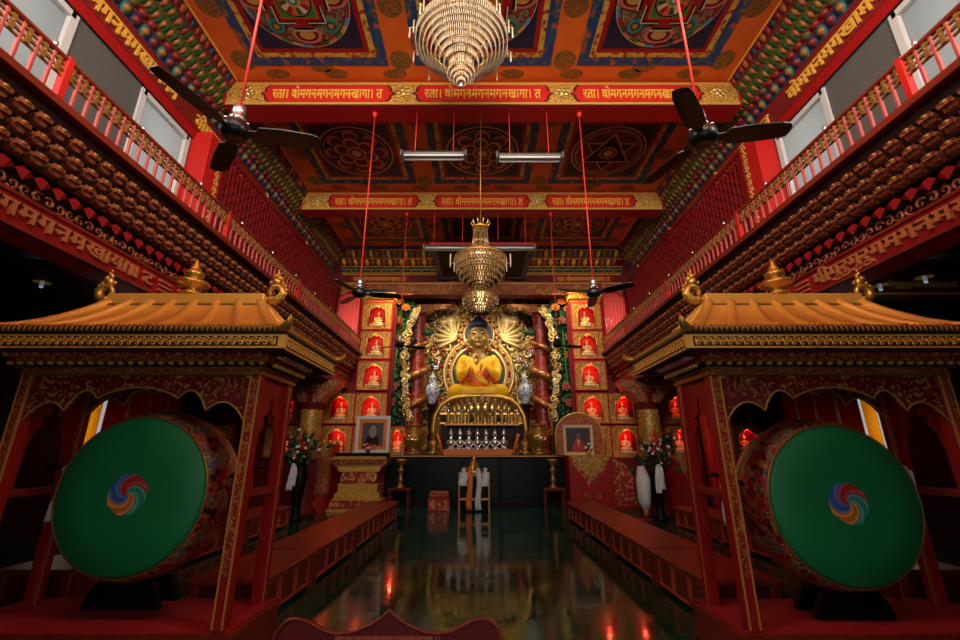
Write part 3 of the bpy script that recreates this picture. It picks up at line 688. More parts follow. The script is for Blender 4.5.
    # makara scrolls at the ridge ends
    for e in(-1,1):
        mb=MB(); c=(e*(RX+.09),RY,z1+.10)
        pts=[];rr=[]
        for i in range(22):
            q=i/21; a=-PI/2-.5+q*2*PI*.95; rad=.085*(1-.45*q); pts.append((c[0]+e*rad*math.cos(a)*1.0,c[1],c[2]+.02+rad*math.sin(a))); rr.append(.040*(1-.7*q)+.006)
        mb.tube(pts,rr,8)
        for i in range(9):
            a=-PI/3+i*PI/8; mb.ell((c[0]+e*.105*math.cos(a),c[1],c[2]+.03+.105*math.sin(a)),(.022,.018,.024),6,4)
        for k,(dx,dz,r) in enumerate(((.0,.13,.045),(.03,.16,.035),(-.005,.19,.028),(.015,.215,.020),(.005,.245,.014))): mb.ell((c[0]+e*dx,c[1],c[2]+dz),(r,r*.7,r*1.1),8,5)
        mb.ell((c[0]-e*.07,c[1],c[2]-.06),(.07,.035,.035),8,5)
        mb.build('ridge_scroll',['gold'],t)
    # upturned leaf ornaments at the eave corners
    for ex in(-1,1):
        for ey,yy in((-1,EY0),(1,EY1)):
            d=Vector((ex*.7,ey*.7,0)); p=Vector((ex*EX,yy,e1+.05)); 
            pts=[p-d*.10,p-d*.03,p+d*.05+Vector((0,0,.012)),p+d*.10+Vector((0,0,.05)),p+d*.115+Vector((0,0,.095))]
            MB().tube(pts,[.022,.042,.038,.022,.004],8).build('eave_corner',['gold'],t)
    return t
pavL=make_pavilion(-1,'red and gold drum pavilion with tiled gold roof on the left side of the hall'); pavL.location=(-2.86,3.62,0)
pavR=dup(pavL,(2.86,3.62,0),'red and gold drum pavilion with tiled gold roof on the right side of the hall')
pavR.scale=(-1,1,1)
# ---------------------------------------------------------------- great drums
def make_drum(label):
    t=thing('temple_drum',label,'drum',(0,0,0)); r=.59; L=.50
    rotY=Matrix(((1,0,0,0),(0,0,1,0),(0,-1,0,0),(0,0,0,1)))   # lathe axis z -> +y
    MB().lathe([(r,0.02),(r+.04,.08),(r+.065,.17),(r+.07,.25),(r+.065,.33),(r+.04,.42),(r,.48)],56,M=rotY).build('shell',['drum_paint'],t)
    mb=MB(); mb.lathe([(0,-.012),(r*.6,-.010),(r-.02,-.004),(r,.02),(r-.02,.03),(0,.03)],56,M=rotY); h=mb.build('drumhead',['drum_green'],t)
    MB().lathe([(0,.47),(r-.01,.47),(r,.485),(r-.02,.50),(0,.505)],48,M=rotY).build('back_drumhead',['drum_green'],t)
    mb=MB(); mb.ring((0,.022,0),r+.004,.009,64,6,0,axis='y'); mb.ring((0,.478,0),r+.006,.014,48,6,0,axis='y')
    n=48
    for k in range(n):
        a=2*PI*k/n; mb.ell(((r+.018)*math.cos(a),.05,(r+.018)*math.sin(a)),(.012,.012,.012),6,4,1)
    mb.build('rim',['old_gold','old_gold'],t)
    # four-armed swirl
    mats=['swirl_red','swirl_red2','swirl_teal','swirl_teal2','swirl_gold','swirl_gold2','swirl_blue','swirl_blue2','black']
    mb=MB(); Rs=.150; tw=2.35; NR=14
    for k in range(4):
        cs=[(0,.18,1),(.18,.62,0),(.62,.86,1),(.86,1.0,0)]
        for (f0,f1,mm) in cs:
            vs=[];fs=[]
            for i in range(NR+1):
                rad=Rs*i/NR*1.0; q=i/NR
                for f in(f0,f1):
                    a=PI*1.22-(k+f)*PI/2+ -tw*q
                    rr=rad*(1+ (.0 if i<NR else .05*math.sin(PI*f)))
                    vs.append((rr*math.cos(a),-.0135,rr*math.sin(a)))
            for i in range(NR): fs.append((2*i,2*i+1,2*i+3,2*i+2))
            n0=len(vs); vs+= [(v[0],-.011,v[2]) for v in vs]; fs+=[tuple(reversed([j+n0 for j in f])) for f in list(fs)]
            mb.add(vs,fs,k*2+mm)
    mb.build('swirl_emblem',mats,h,label='four-coloured swirl painted on the drum centre')
    # straps to the posts and cradle below
    for e in(-1,1):
        MB().tube([(e*.92,.24,.20),(e*.80,.24,.19),(e*.64,.24,.12)],.018,6).build('hanging_strap',['dark_wood'],t)
    mb=MB(); 
    for y in(.18,.40): mb.prism([(-.30,-.835),(.30,-.835),(.26,-.72),(.20,-.635),(.10,-.668),(0,-.68),(-.10,-.668),(-.20,-.635),(-.26,-.72)],y-.03,y+.03)
    mb.build('cradle',['black'],t)
    return t
for n,c1 in(('red',(.36,.02,.025)),('teal',(.03,.30,.24)),('gold',(.50,.20,.03)),('blue',(.03,.13,.42))):
    mat('swirl_'+n,c1,.5); mat('swirl_'+n+'2',tuple(min(1,c*1.5+.05) for c in c1),.5)
dL=make_drum('huge green-headed drum with swirl emblem hanging in the left pavilion'); dL.location=(-2.80,3.64,1.19)
dR=dup(dL,(2.82,3.64,1.125),'huge green-headed drum with swirl emblem hanging in the right pavilion')
# scarves tied to the inner posts
def scarf(label,x,y,z,mats,l=.5,w=.10,cat='scarf',grp=None,loops=True):
    t=thing('ceremonial_scarf',label,cat,(x,y,z),grp)
    for k,(dx,mm,ll) in enumerate(((-.03,mats[0],l),(.035,mats[1],l*.85))):
        mb=MB(); vs=[];fs=[]; n=10; m_=7
        for i in range(n+1):
            q=i/n
            for j in range(m_+1):
                p=j/m_-.5; vs.append((dx+p*w*(.35+.65*min(1,q*2.5))+.012*math.sin(q*5+k),.022*math.sin(p*11+q*3+k)-.01*k,-ll*q))
        for i in range(n):
            for j in range(m_): a=i*(m_+1)+j; fs.append((a,a+1,a+m_+2,a+m_+1))
        mb.add(vs,fs,0,True); o=mb.build('scarf_tail',[mm],t); sd=o.modifiers.new('s','SOLIDIFY'); sd.thickness=.006
    if loops: MB().ell((0,-.01,.01),(.05,.035,.04),10,6).build('knot',[mats[1]],t)
    return t
scarf('white and gold scarf tied beside the left drum at the inner post',-2.03,3.87,1.36,['silk_white','curtain_yellow'],.38,.07)
scarf('white scarf tied beside the right drum at the inner post',2.03,3.87,1.36,['silk_white','silk_white'],.42,.07)
scarf('pale scarf hanging at the outer side of the left drum, against the dark',-3.52,3.87,1.36,['silk_white','silk_white'],.40,.09)
scarf('pale scarf hanging at the outer side of the right drum, against the dark',3.52,3.87,1.36,['silk_white','silk_white'],.40,.09)
def atZ(px,py,Z):
    u=(px-480.5)/F; v=(320-py)/F; t=(Z-CZ)/(SI+v*CO); return Vector((CX+u*t,(CO-v*SI)*t,Z))
# ---------------------------------------------------------------- altar table and throne
AY=13.4; AZ=at(480,455,AY).z
t=thing('altar_table','long dark altar table with polished black front and gilt top edge','altar',(0,AY,0))
MB().box(-2.78,2.78,0,3.3,0,AZ-.05).build('table_body',['black'],t)
mb=MB(); mb.box(-2.80,2.80,-.03,3.32,AZ-.05,AZ,0); mb.box(-2.80,2.80,-.04,-.03,AZ-.045,AZ-.02,1); mb.build('table_top',['dark_green','gold_paint'],t)
for k in range(5): MB().bbox(-2.72+k*1.10,-1.72+k*1.10,-.012,.0,.12,AZ-.12,.01).build('front_panel',['altar_front'],t)
BYY=14.95; SZ=at(480,399,BYY).z; LZ=at(480,413,14.3).z
t=thing('statue_pedestal','stepped black and gold throne base under the golden seated statue','throne',(0,14.15,AZ))
MB().box(-1.32,1.32,0,1.85,0,LZ-AZ).build('throne_body',['dark_wood'],t)
z1=at(480,424,14.15).z-AZ; z2=at(480,414,14.15).z-AZ
mb=MB(); mb.box(-1.33,1.33,-.03,0,z1,z1+.05); mb.box(-1.33,1.33,-.04,0,z2-.02,z2+.04); mb.build('gilt_edging',['gold'],t)
mb=MB(); 
for k in range(3):
    mb.scroll((-.9+k*.9,-.02,(z1+z2)/2+.03),.11,0,1.2,.025); mb.scroll((-.68+k*.9,-.02,(z1+z2)/2+.03),.11,PI,1.2,.025,0,-1); mb.box(-1.05+k*.9,-.5+k*.9,-.02,0,z1+.08,z2-.05)
mb.build('gilt_ornament',['old_gold'],t)
MB().box(-1.2,1.2,-.40,0,0,.16).build('orange_step',['robe_orange'],t)
# lotus seat
ls=thing('lotus_throne','gilded lotus petal seat that the golden statue sits on','seat',(0,BYY,LZ))
MB().lathe([(1.0,0),(1.05,.1),(.98,.2),(.98,SZ-LZ),(0,SZ-LZ)],40).build('seat_core',['old_gold'],ls)
for rw in range(2):
    pm=MB(); pm.ell((0,0,0),(.13,.06,.19),8,6); me=pm.data('lotus_petal',['jewels' if rw else 'bright_gold'])
    for k in range(26):
        a=2*PI*(k+.5*rw)/26
        o=bpy.data.objects.new('lotus_petal',me); C.objects.link(o); o.parent=ls; o.location=(1.04*math.cos(a),1.04*math.sin(a),.13+rw*.26); o.rotation_euler=(0,0,a+PI/2)
# ---------------------------------------------------------------- the golden seated statue
bd=thing('buddha_statue','large golden seated statue in yellow robes with teaching hands, centre of the altar','statue',(at(478.5,397,BYY).x,BYY,SZ-.02))
HK=1.22
def hd_(v):
    '''enlarge everything above the neck about its base'''
    z=v[2]; k=1+(HK-1)*max(0,min(1,(z-1.52)/.15)); return (v[0]*k,v[1]*k,1.60+(z-1.60)*k if z>1.60 else z)
mb=MB()   # head, neck, chest, arms, hands as one skin
mb.ell((0,-.02,2.05),(.30,.33,.40),20,14); mb.ell((0,-.09,1.90),(.24,.25,.25),16,10); mb.ell((0,-.30,2.03),(.05,.07,.11),8,6); mb.ell((0,-.32,1.98),(.07,.05,.045),8,6)
mb.ell((0,-.31,1.86),(.10,.05,.035),8,6); mb.ell((0,-.27,1.75),(.10,.08,.07),8,6)
for e in(-1,1):
    mb.ell((e*.31,.03,1.98),(.045,.09,.17),8,8); mb.ell((e*.31,.02,1.78),(.04,.06,.12),8,6)
    mb.ell((e*.13,-.26,2.10),(.085,.06,.045),8,6); mb.ell((e*.13,-.25,2.19),(.11,.06,.035),8,6); mb.ell((e*.16,-.22,1.93),(.10,.09,.10),8,6)
mb.tube([(0,0,1.4),(0,-.01,1.75)],[.24,.19],14)
mb.ell((0,0,1.25),(.50,.32,.38),18,12)
mb.v=[hd_(v) for v in mb.v]
body=mesh_obj('body',remesh(mb,.022,2),['skin_gold'],bd)
def hand(sg,c,rot):
    mb=MB(); mb.ell((0,0,0),(.085,.045,.11),10,8)
    for k in range(4):
        x=-.06+k*.04; ln=(.15,.18,.17,.13)[k]; mb.tube([(x,0,.07),(x*1.1,-.01,.07+ln*.5),(x*1.1,-.05,.07+ln*.85),(x*1.1,-.085,.06+ln)],[.023,.021,.019,.014],6)
    mb.tube([(.07,0,-.04),(.12,-.04,.03),(.09,-.08,.09)],[.028,.024,.016],6)
    me=remesh(mb,.012,1); o=mesh_obj('hand',me,['bright_gold'],bd); o.location=c; o.rotation_euler=rot
hand(1,(-.07,-.62,1.17),(R(15),R(-15),R(15))); hand(-1,(.10,-.66,1.02),(R(70),R(60),R(160)))
mb=MB()
mb.ell((0,-.01,2.37),(.335,.385,.20),18,12); mb.ell((0,.12,2.10),(.335,.30,.32),18,12); mb.ell((0,.05,2.52),(.18,.18,.15),12,8); mb.ell((0,.05,2.68),(.05,.05,.08),8,6)
mb.v=[hd_(v) for v in mb.v]; me=remesh(mb,.03,1)
me.transform(Matrix.Translation((0,.03,.02))); mesh_obj('hair',me,['hair_blue'],bd)
for e in(-1,1):
    for nm_,mm_,mb in(('eye','black',MB().ell((e*.13,-.315,2.085),(.072,.03,.018),10,6)),('eyebrow','hair_blue',MB().tube([(e*.05,-.335,2.15),(e*.12,-.335,2.185),(e*.21,-.295,2.16)],[.010,.014,.008],6))):
        mb.v=[hd_(v) for v in mb.v]; mb.build(nm_,[mm_],bd)
mb=MB().ell((0,-.345,1.865),(.068,.03,.02),10,6); mb.v=[hd_(v) for v in mb.v]; mb.build('lips',['robe_red'],bd)
bd.scale=(.88,.92,1.03)
mb=MB()   # robe: crossed legs, torso, sleeves fused
mb.ell((0,.0,.72),(.62,.42,.72),18,12); mb.ell((0,.02,1.15),(.66,.36,.42),18,12)
for e in(-1,1):
    mb.ell((e*.58,.0,1.28),(.22,.26,.24),12,8)
    mb.tube([(e*.62,.0,1.30),(e*.76,-.06,.98),(e*.72,-.25,.74),(e*.45,-.48,.86),(e*.25,-.56,1.0)],[.21,.20,.19,.16,.11],12)
    mb.tube([(e*.35,-.05,.24),(e*.85,-.35,.22),(e*.95,-.55,.18),(e*.55,-.82,.15),(-e*.1,-.86,.16)],[.26,.26,.24,.19,.15],12)
    mb.ell((e*.80,-.25,.10),(.32,.50,.14),12,8)
mb.ell((0,-.35,.14),(.98,.62,.16),20,8)
robe=mesh_obj('robe',remesh(mb,.03,3),['robe_yellow'],bd)
mb=MB()   # drapery folds
for i in range(9):
    q=i/8; mb.tube([(-.60+q*.25,-.30-.10*q,1.38-.12*q),(-.30+.2*q,-.42-.08*q,.90-.1*q),(.1+.3*q,-.55-.1*q,.52-.04*q),(.55+.25*q,-.60,.35-.06*q)],[.016,.022,.022,.012],6)
for i in range(7):
    q=i/6; mb.tube([(-.95+.05*q,-.55+.0*q,.30-.25*q),(-.5,-.93-.02*q,.26-.20*q),(.0,-1.0,.22-.18*q),(.5,-.93,.26-.2*q),(.95,-.55,.30-.25*q)],[.010,.02,.02,.02,.010],6)
mb.build('robe_folds',['robe_yellow'],bd)
mb=MB(); mb.ell((0,-.36,.62),(.42,.14,.30),14,8); mb.build('inner_robe',['robe_orange'],bd)
mb=MB()
for e in(-1,1): mb.tube([(e*.30,-.62,.98),(e*.42,-.66,.72),(e*.62,-.72,.48),(e*.78,-.74,.42)],[.03,.05,.05,.02],8); mb.tube([(e*.22,-.60,.92),(e*.30,-.66,.66),(e*.42,-.74,.44)],[.02,.035,.02],8)
mb.build('sleeve_lining',['robe_red'],bd)
# haloes
hb=thing('halo','dark green oval halo with jewelled gilt rim behind the golden statue','halo',(bd.location.x,BYY+1.12,SZ+.09)); hb.scale=(1.05,1,1.05)
HZ=2.35
mb=MB(); mb.disc((0,.03,.95),.98,48,0,axis='y',h=.05,rx=.94); mb.disc((0,0,HZ),.52,40,1,axis='y',h=.05); mb.build('halo_field',['altar_front','navy'],hb)
mb=MB(); mb.ring((0,-.03,.95),1.0,.04,60,8,0,axis='y',rx=.96); mb.ring((0,-.06,HZ),.54,.035,48,8,0,axis='y'); mb.ring((0,-.03,.95),1.30,.035,60,8,0,axis='y',rx=1.24); mb.build('halo_rim',['bright_gold'],hb)
mb=MB()
for k in range(64):
    a=2*PI*k/64; mb.ell((1.10*math.cos(a),-.04,.95+1.15*math.sin(a)),(.06,.05,.06),6,5,0 if k%3==0 else 1)
for k in range(44):
    a=2*PI*k/44; mb.ell((.64*math.cos(a),-.07,HZ+.64*math.sin(a)),(.06,.04,.06),6,5,1 if k%3 else 0)
for k in range(44):
    a=2*PI*k/44; mb.ell((.75*math.cos(a),-.04,HZ+.75*math.sin(a)),(.05,.04,.05),6,5,0 if k%2 else 1)
mb.disc((0,.05,.95),1.30,48,3,axis='y',h=.05,rx=1.26); mb.disc((0,.05,HZ),.80,40,3,axis='y',h=.05); mb.build('jewelled_band',['red','bright_gold','green','jewels'],hb)
# carved backrest: scrolls, fan wings and side cascade
tr=thing('altar_screen','ornate gilded carved screen with fan wings and scrolls behind the golden statue','carving',(bd.location.x,BYY+1.35,AZ)); tr.scale=(1.05,1,1.05)
top=at(480,290,15.4).z-AZ; SH=SZ-AZ
mb=MB(); mb.prism([(-2.0,0),(2.0,0),(2.1,2.6),(2.05,3.9),(1.75,4.7),(1.1,top-.10),(0,top),(-1.1,top-.10),(-1.75,4.7),(-2.05,3.9),(-2.1,2.6)],.10,.22); mb.build('back_panel',['jewels'],tr)
mb=MB(); rd=random.Random(11)
for e in(-1,1):
    for i in range(190):
        x=.25+rd.random()*1.8; z=SH-.5+rd.random()*(top-SH+.45)
        if (x/1.28)**2+((z-SH-.95)/1.30)**2<1 or z>top-.15-.12*x*x: continue
        m_=rd.choice([0,0,0,1,1,2,5,3,4,6]); mb.scroll((e*x,.02-.12*rd.random(),z),.12+.11*rd.random(),rd.random()*6,1.1,.045,m_,rd.choice([-1,1]),bulge=.10,n=12)
    for i in range(150):
        x=.2+rd.random()*1.85; z=SH-.5+rd.random()*(top-SH+.4)
        if (x/1.25)**2+((z-SH-.95)/1.28)**2<1: continue
        mb.ell((e*x,-.05,z),(.05,.05,.05),6,5,rd.choice([0,1,3,4,5,6]))
mb.build('scrollwork',['bright_gold','cream_gold','old_gold','red','green','silver','pink'],tr)
for e in(-1,1):
    for k in range(10):
        a=R(205-k*17) if e<0 else R(-25+k*17)
        c=Vector((e*.78,-.20,SH+2.25)); d=Vector((math.cos(a),0,math.sin(a)))
        mb=MB(); M=Matrix.Translation(c+d*.46)@Matrix.Rotation(-a+PI/2,4,'Y'); mb.ell((0,0,0),(.085,.05,.46),8,8,0,M); mb.ell((0,-.05,.30),(.04,.03,.07),6,5,1,M)
        mb.build('fan_feather',['cream_gold','bright_gold'],tr)
    # guardian makara head above each wing
    mb=MB(); c=(e*1.05,-.15,SH+2.95)
    mb.ell(c,(.26,.18,.22),12,8); mb.ell((c[0]+e*.26,c[1]-.05,c[2]-.08),(.18,.12,.10),10,6); mb.ell((c[0]+e*.24,c[1]-.05,c[2]+.10),(.16,.1,.07),10,6)
    mb.tube([(c[0]-e*.1,c[1],c[2]+.15),(c[0]-e*.3,c[1],c[2]+.40),(c[0]-e*.15,c[1],c[2]+.62),(c[0]+e*.1,c[1],c[2]+.55)],[.10,.09,.06,.02],8)
    mb.tube([(c[0],c[1],c[2]-.1),(c[0]-e*.1,c[1],c[2]-.5),(c[0]+e*.3,c[1],c[2]-.8)],[.14,.12,.05],8)
    mesh_obj('makara_head',remesh(mb,.03,1),['statue_gold'],tr)
    mb=MB()
    for k in range(9): mb.ell((e*(.5+.16*k),-.12,SH+3.55-.045*k*k*.35),(.06,.06,.09),6,5)
    mb.build('flame_crest',['bright_gold'],tr)
# gilt arch in front of the throne
def pth(pts,Y): return [at(x,y,Y) for x,y in pts]
arch=[(434,441),(433,430),(435,416),(441,405),(450,399),(460,396.5),(480,395.5),(500,396.5),(510,399),(518,405),(524,416),(526,430),(525,441)]
pp=pth(arch,13.95); o0=Vector((0,13.95,AZ))
ga=thing('gilt_arch','polished gold tubular arch framing the offerings below the statue','arch',o0)
MB().tube([p-o0 for p in pp],.075,10).build('arch_tube',['gold'],ga)
for p in(pp[0],pp[-1]): MB().lathe([(.24,0),(.26,.06),(.16,.12),(.12,p.z-AZ-.25),(.22,p.z-AZ-.12),(.16,p.z-AZ),(.07,p.z-AZ+.02)],16,M=Matrix.Translation((p.x,0,0))).build('arch_foot',['old_gold'],ga)
# seven silver stupas
pr=[(.16,0),(.17,.03),(.10,.07),(.09,.10),(.15,.15),(.165,.22),(.12,.29),(.06,.31),(.07,.34),(.05,.37),(.06,.40),(.085,.46),(.085,.52),(.05,.57),(.02,.60),(.02,.66),(0,.69)]
zst=AZ+.16; hs=(at(477,427,13.9).z-zst)/.69
st=None; names=['leftmost','second from left','third from left','middle','third from right','second from right','rightmost']
for k,px in enumerate((451,460,469,477.5,486,495,504)):
    lb='%s of the seven silver offering stupas on the orange altar step'%names[k]
    loc=(at(px,445,13.95).x,13.935,zst)
    if st is None:
        st=thing('silver_stupa',lb,'stupa',loc,'silver stupas on the altar step')
        MB().lathe([(r*1.0,z*hs) for r,z in pr[:7]],16).build('dome',['silver'],st); MB().lathe([(r,z*hs) for r,z in pr[6:]],12).build('spire',['silver'],st)
        MB().ell((0,-.15,.22*hs),(.02,.015,.05),6,4).build('gilt_niche',['gold'],st)
    else: dup(st,loc,lb)
# gold and dark offering figures on the throne ledge
of=None; zl=at(480,424,14.05).z
sh=thing('offering_shelf','narrow dark shelf carrying a row of small gilt offering figures under the arch','shelf',(0,14.02,zl-.05)); MB().box(-1.18,1.18,-.14,.12,0,.05).build('shelf_board',['old_gold'],sh)
for e in(-1,1): MB().box(e*1.1-.03,e*1.1+.03,-.1,.1,AZ-zl+.21,.0).build('shelf_leg',['dark_wood'],sh)
for k in range(11):
    loc=(-1.06+k*.212,13.99,zl); lb='small gilt offering figure on the dark shelf under the gold arch'
    if of is None:
        of=thing('offering_figure',lb,'figurine',loc,'gilt figures on the shelf under the arch')
        MB().lathe([(.08,0),(.085,.04),(.05,.08),(.065,.16),(.075,.24),(.04,.30),(.05,.36),(.045,.42),(0,.46)],12).build('figure_body',['jewels'],of); MB().ell((0,-.02,.39),(.05,.05,.06),8,6).build('figure_head',['silver'],of)
    else: dup(of,loc)
# ---------------------------------------------------------------- dragon pillars, lotus screens, garlands
def dragon_pillar(px,label,mir):
    c=at(px,370,14.6); t=thing('dragon_pillar',label,'pillar',(c.x,14.6,AZ)); H=6.52-AZ
    MB().lathe([(.30,0),(.30,.10),(.24,.16),(.23,.22),(.225,H-.55),(.25,H-.48),(.25,H-.40),(.21,H-.36),(.21,H)],24).build('shaft',['cloud_pillar'],t)
    mb=MB(); pts=[];rr=[]; n=90
    for i in range(n):
        q=i/(n-1); a=q*2*PI*3.3+.6; rad=.36+.06*math.sin(q*20); pts.append((mir*rad*math.cos(a),rad*math.sin(a),.95+q*(H-1.9))); rr.append(.045+.10*math.sin(PI*min(1,q*.85+.1)))
    mb.tube(pts,rr,9)
    for i in range(4,n,3):
        p=Vector(pts[i]); d=Vector((p.x,p.y,0)).normalized(); mb.ell(tuple(p+d*(rr[i]*.9)),(.035,.035,.06),6,4)
    h=Vector(pts[-1]); hd=h+Vector((0,-.12,.10)); mb.ell(tuple(hd),(.16,.18,.13),10,8); mb.ell(tuple(hd+Vector((0,-.18,-.03))),(.10,.15,.07),8,6)
    for e in(-1,1): mb.tube([hd+Vector((e*.07,.02,.08)),hd+Vector((e*.14,.06,.22)),hd+Vector((e*.2,.1,.26))],[.03,.022,.008],6)
    for i in(16,40,64):
        p=Vector(pts[i]); d=Vector((p.x,p.y,0)).normalized(); mb.tube([p,p+d*.2+Vector((0,0,-.1)),p+d*.22+Vector((0,0,-.28)),p+d*.32+Vector((0,0,-.34))],[.06,.05,.035,.015],6)
    mesh_obj('dragon',remesh(mb,.022,1),['dragon_bronze'],t)
    # bracket capital
    mb=MB(); mb.prism([(-.30,H-.30),(.30,H-.30),(.55,H-.12),(1.0,H-.05),(1.15,H),(-1.15,H),(-1.0,H-.05),(-.55,H-.12)],-.2,.2,0)
    rd=random.Random(5)
    for i in range(14): mb.scroll((-.9+i*1.8/13,-.22,H-.10-.10*(1-abs(i-6.5)/6.5)),.09,rd.random()*6,1.2,.02,1,1 if i%2 else -1)
    mb.build('capital',['red_gold_fine','gold_paint'],t)
    MB().ell((mir*.36,-.2,H-1.02),(.22,.10,.14),8,6).build('leaf_ornament',['foliage'],t)
    return t
dragon_pillar(417,'red pillar with a coiled bronze dragon left of the golden statue',1)
dragon_pillar(541.5,'red pillar with a coiled bronze dragon right of the golden statue',-1)
def leaf(mb,c,l,w,a,tilt,m,rd):
    M=Matrix.Translation(c)@Matrix.Rotation(a,4,'Y')@Matrix.Rotation(tilt,4,'X'); 
    mb.add([(0,0,0),(w*.5,-.03,l*.35),(w*.42,-.05,l*.7),(0,-.02,l),(-w*.42,-.05,l*.7),(-w*.5,-.03,l*.35),(0,-.06,l*.5),(0,.015,l*.5)],[(0,1,6),(1,2,6),(2,3,6),(3,4,6),(4,5,6),(5,0,6),(1,0,7),(2,1,7),(3,2,7),(4,3,7),(5,4,7),(0,5,7)],m,True,M)
def flower(mats):
    mb=MB()
    for rw,(n,r,tl,z) in enumerate(((7,.13,.9,0),(6,.11,.45,.03),(5,.08,.1,.05))):
        for k in range(n):
            a=2*PI*(k+.5*rw)/n; M=Matrix.Rotation(a,4,'Z')@Matrix.Rotation(tl,4,'X')@Matrix.Translation((0,0,r*.8)); mb.ell((0,0,0),(r*.5,r*.22,r),7,5,0,M)
    return mb.data('flower',mats)
fl_m=flower(['lotus_pink']); fl_o=flower(['robe_orange'])
def lotus_screen(e,label):
    x0,x1=(at(385,340,14.15).x,at(411,340,14.15).x) if e<0 else (at(550,340,14.15).x,at(576,340,14.15).x)
    cx,hw=(x0+x1)/2,(x1-x0)/2; zt=at(480,290,14.15).z; t=thing('lotus_screen',label,'screen',(cx,14.15,AZ)); H=zt-AZ
    MB().prism([(-hw,0),(hw,0),(hw,H*.86),(hw*.6,H*.96),(0,H),(-hw*.6,H*.96),(-hw,H*.86)],.05,.12).build('back_board',['dark_green'],t)
    mb=MB(); rd=random.Random(20+e)
    for i in range(420):
        z=.1+rd.random()*(H-.35); m_=(0 if z<H*.72 else rd.choice([0,1,1,2]))
        leaf(mb,((rd.random()*2-1)*(hw-.06),.05-.1*rd.random(),z),.22+.12*rd.random(),.13+.08*rd.random(),rd.random()*6.28,-.3-.4*rd.random(),m_,rd)
    mb.build('leaves',['foliage','leaf_green','green'],t,kind='stuff')
    spots=[(398,322),(391,338),(391.5,357),(386.5,372),(393,388),(390,404),(398,303),(392,311),(404,309)]
    for i,(px,py) in enumerate(spots):
        if e>0: px=961-px
        p=at(px+(2 if e<0 else -2),py,14.0); o=bpy.data.objects.new('flower',fl_m if i<6 else fl_o); C.objects.link(o); o.parent=t; o.location=(p.x-cx,-.18,p.z-AZ); o.rotation_euler=(R(75),0,rd.random()*.6-.3); o.scale=(.85,.85,.85)
    MB().tube([(0,-.06,.2),(.05*e,-.1,H*.4),(-.04*e,-.1,H*.85)],.02,6).build('stem',['leaf_green'],t)
    return t
lotus_screen(-1,'tall green leafy screen with pink lotus flowers left of the altar carving'); lotus_screen(1,'tall green leafy screen with pink lotus flowers right of the altar carving')
def garland(e,label):
    pts=[(419,309),(412,321),(407,340),(405,360),(405,380),(406,400),(409,420)]
    if e>0: pts=[(961-x,y) for x,y in pts]
    P3=[at(x,y,14.0) for x,y in pts]; o=Vector((P3[-1].x,14.0,P3[-1].z)); t=thing('carved_garland',label,'carving',o); mb=MB(); rd=random.Random(31)
    N=44
    for i in range(N):
        q=i/(N-1)*(len(P3)-1); k=min(int(q),len(P3)-2); p=P3[k].lerp(P3[k+1],q-k)-o
        for j in range(2): mb.scroll((p.x+(rd.random()-.5)*.16,-.06*rd.random(),p.z+(rd.random()-.5)*.1),.09+.04*rd.random(),rd.random()*6,1.1,.032,rd.choice([0,1,1,2,3]),rd.choice([-1,1]),bulge=.06,n=9)
    mb.build('carved_scrolls',['cream_gold','bright_gold','ivory','old_gold'],t)
    MB().tube([p-o+Vector((0,.07,0)) for p in P3]+[Vector((0,.07,AZ-o.z))],.06,8).build('carved_core',['old_gold'],t)
garland(-1,'cream and gold carved garland strip beside the left lotus screen'); garland(1,'cream and gold carved garland strip beside the right lotus screen')
# porcelain vases and bronze urns
def lathe_thing(kind,label,cat,loc,prof,mname,pn='body',n=24,group=None):
    t=thing(kind,label,cat,loc,group); MB().lathe(prof,n).build(pn,[mname],t); return t
vp=[(.10,0),(.12,.03),(.10,.08),(.20,.25),(.245,.42),(.22,.56),(.11,.68),(.085,.76),(.10,.82),(.12,.86),(.06,.86),(.06,.80)]
for px,sd in((432,'left'),(525.5,'right')):
    b=at(px,404,14.35); st_=thing('vase_stand','dark carved stand under the %s blue and white porcelain vase'%sd,'stand',(b.x,14.35,AZ)); MB().lathe([(.18,0),(.19,.1),(.12,.2),(.11,b.z-AZ-.15),(.19,b.z-AZ-.05),(.19,b.z-AZ)],14).build('stand_body',['dark_wood'],st_)
    v=lathe_thing('porcelain_vase','blue and white porcelain vase on a stand %s of the golden statue'%sd,'vase',(b.x,14.35,b.z),vp,'porcelain_blue'); MB().lathe([(.115,.84),(.125,.87),(.05,.95),(.025,.97),(.04,1.02),(0,1.05)],14).build('lid',['porcelain'],v)
up=[(.30,0),(.32,.05),(.22,.12),(.20,.18),(.33,.32),(.37,.50),(.34,.66),(.24,.78),(.25,.84),(.30,.86),(.30,.89),(.20,.89),(.18,.82)]
for px,sd in((414,'left'),(538.5,'right')):
    x=at(px,440,13.75).x; u=lathe_thing('bronze_urn','large round gilt bronze urn at the %s end of the altar table'%sd,'urn',(x,13.72,AZ),[(r*.9,z) for r,z in up],'old_gold')
    mb=MB(); 
    for k in range(3): mb.scroll((-.12+.12*k,-.36,.48),.08,k,1.2,.02)
    mb.build('relief',['bright_gold'],u)
    for e in(-1,1): MB().ring((e*.36,0,.66),.07,.018,14,6,0,axis='y').build('handle',['old_gold'],u)
# orange torch scarves beside the arch feet
for px,sd in((439,'left'),(517,'right')):
    x=at(px,440,13.75).x
    t=thing('incense_torch','gilt stand with orange ribbon at the %s foot of the gold arch'%sd,'stand',(x,13.70,AZ)); MB().lathe([(.15,0),(.16,.04),(.07,.1),(.06,.4),(.12,.5),(.08,.6),(0,.62)],14).build('stand_body',['bronze'],t); e=-1 if sd=='left' else 1
    MB().tube([(e*.05,-.1,.62),(-e*.05,-.12,.35),(-e*.12,-.13,.02)],[.04,.05,.04],6).build('ribbon',['robe_orange'],t)
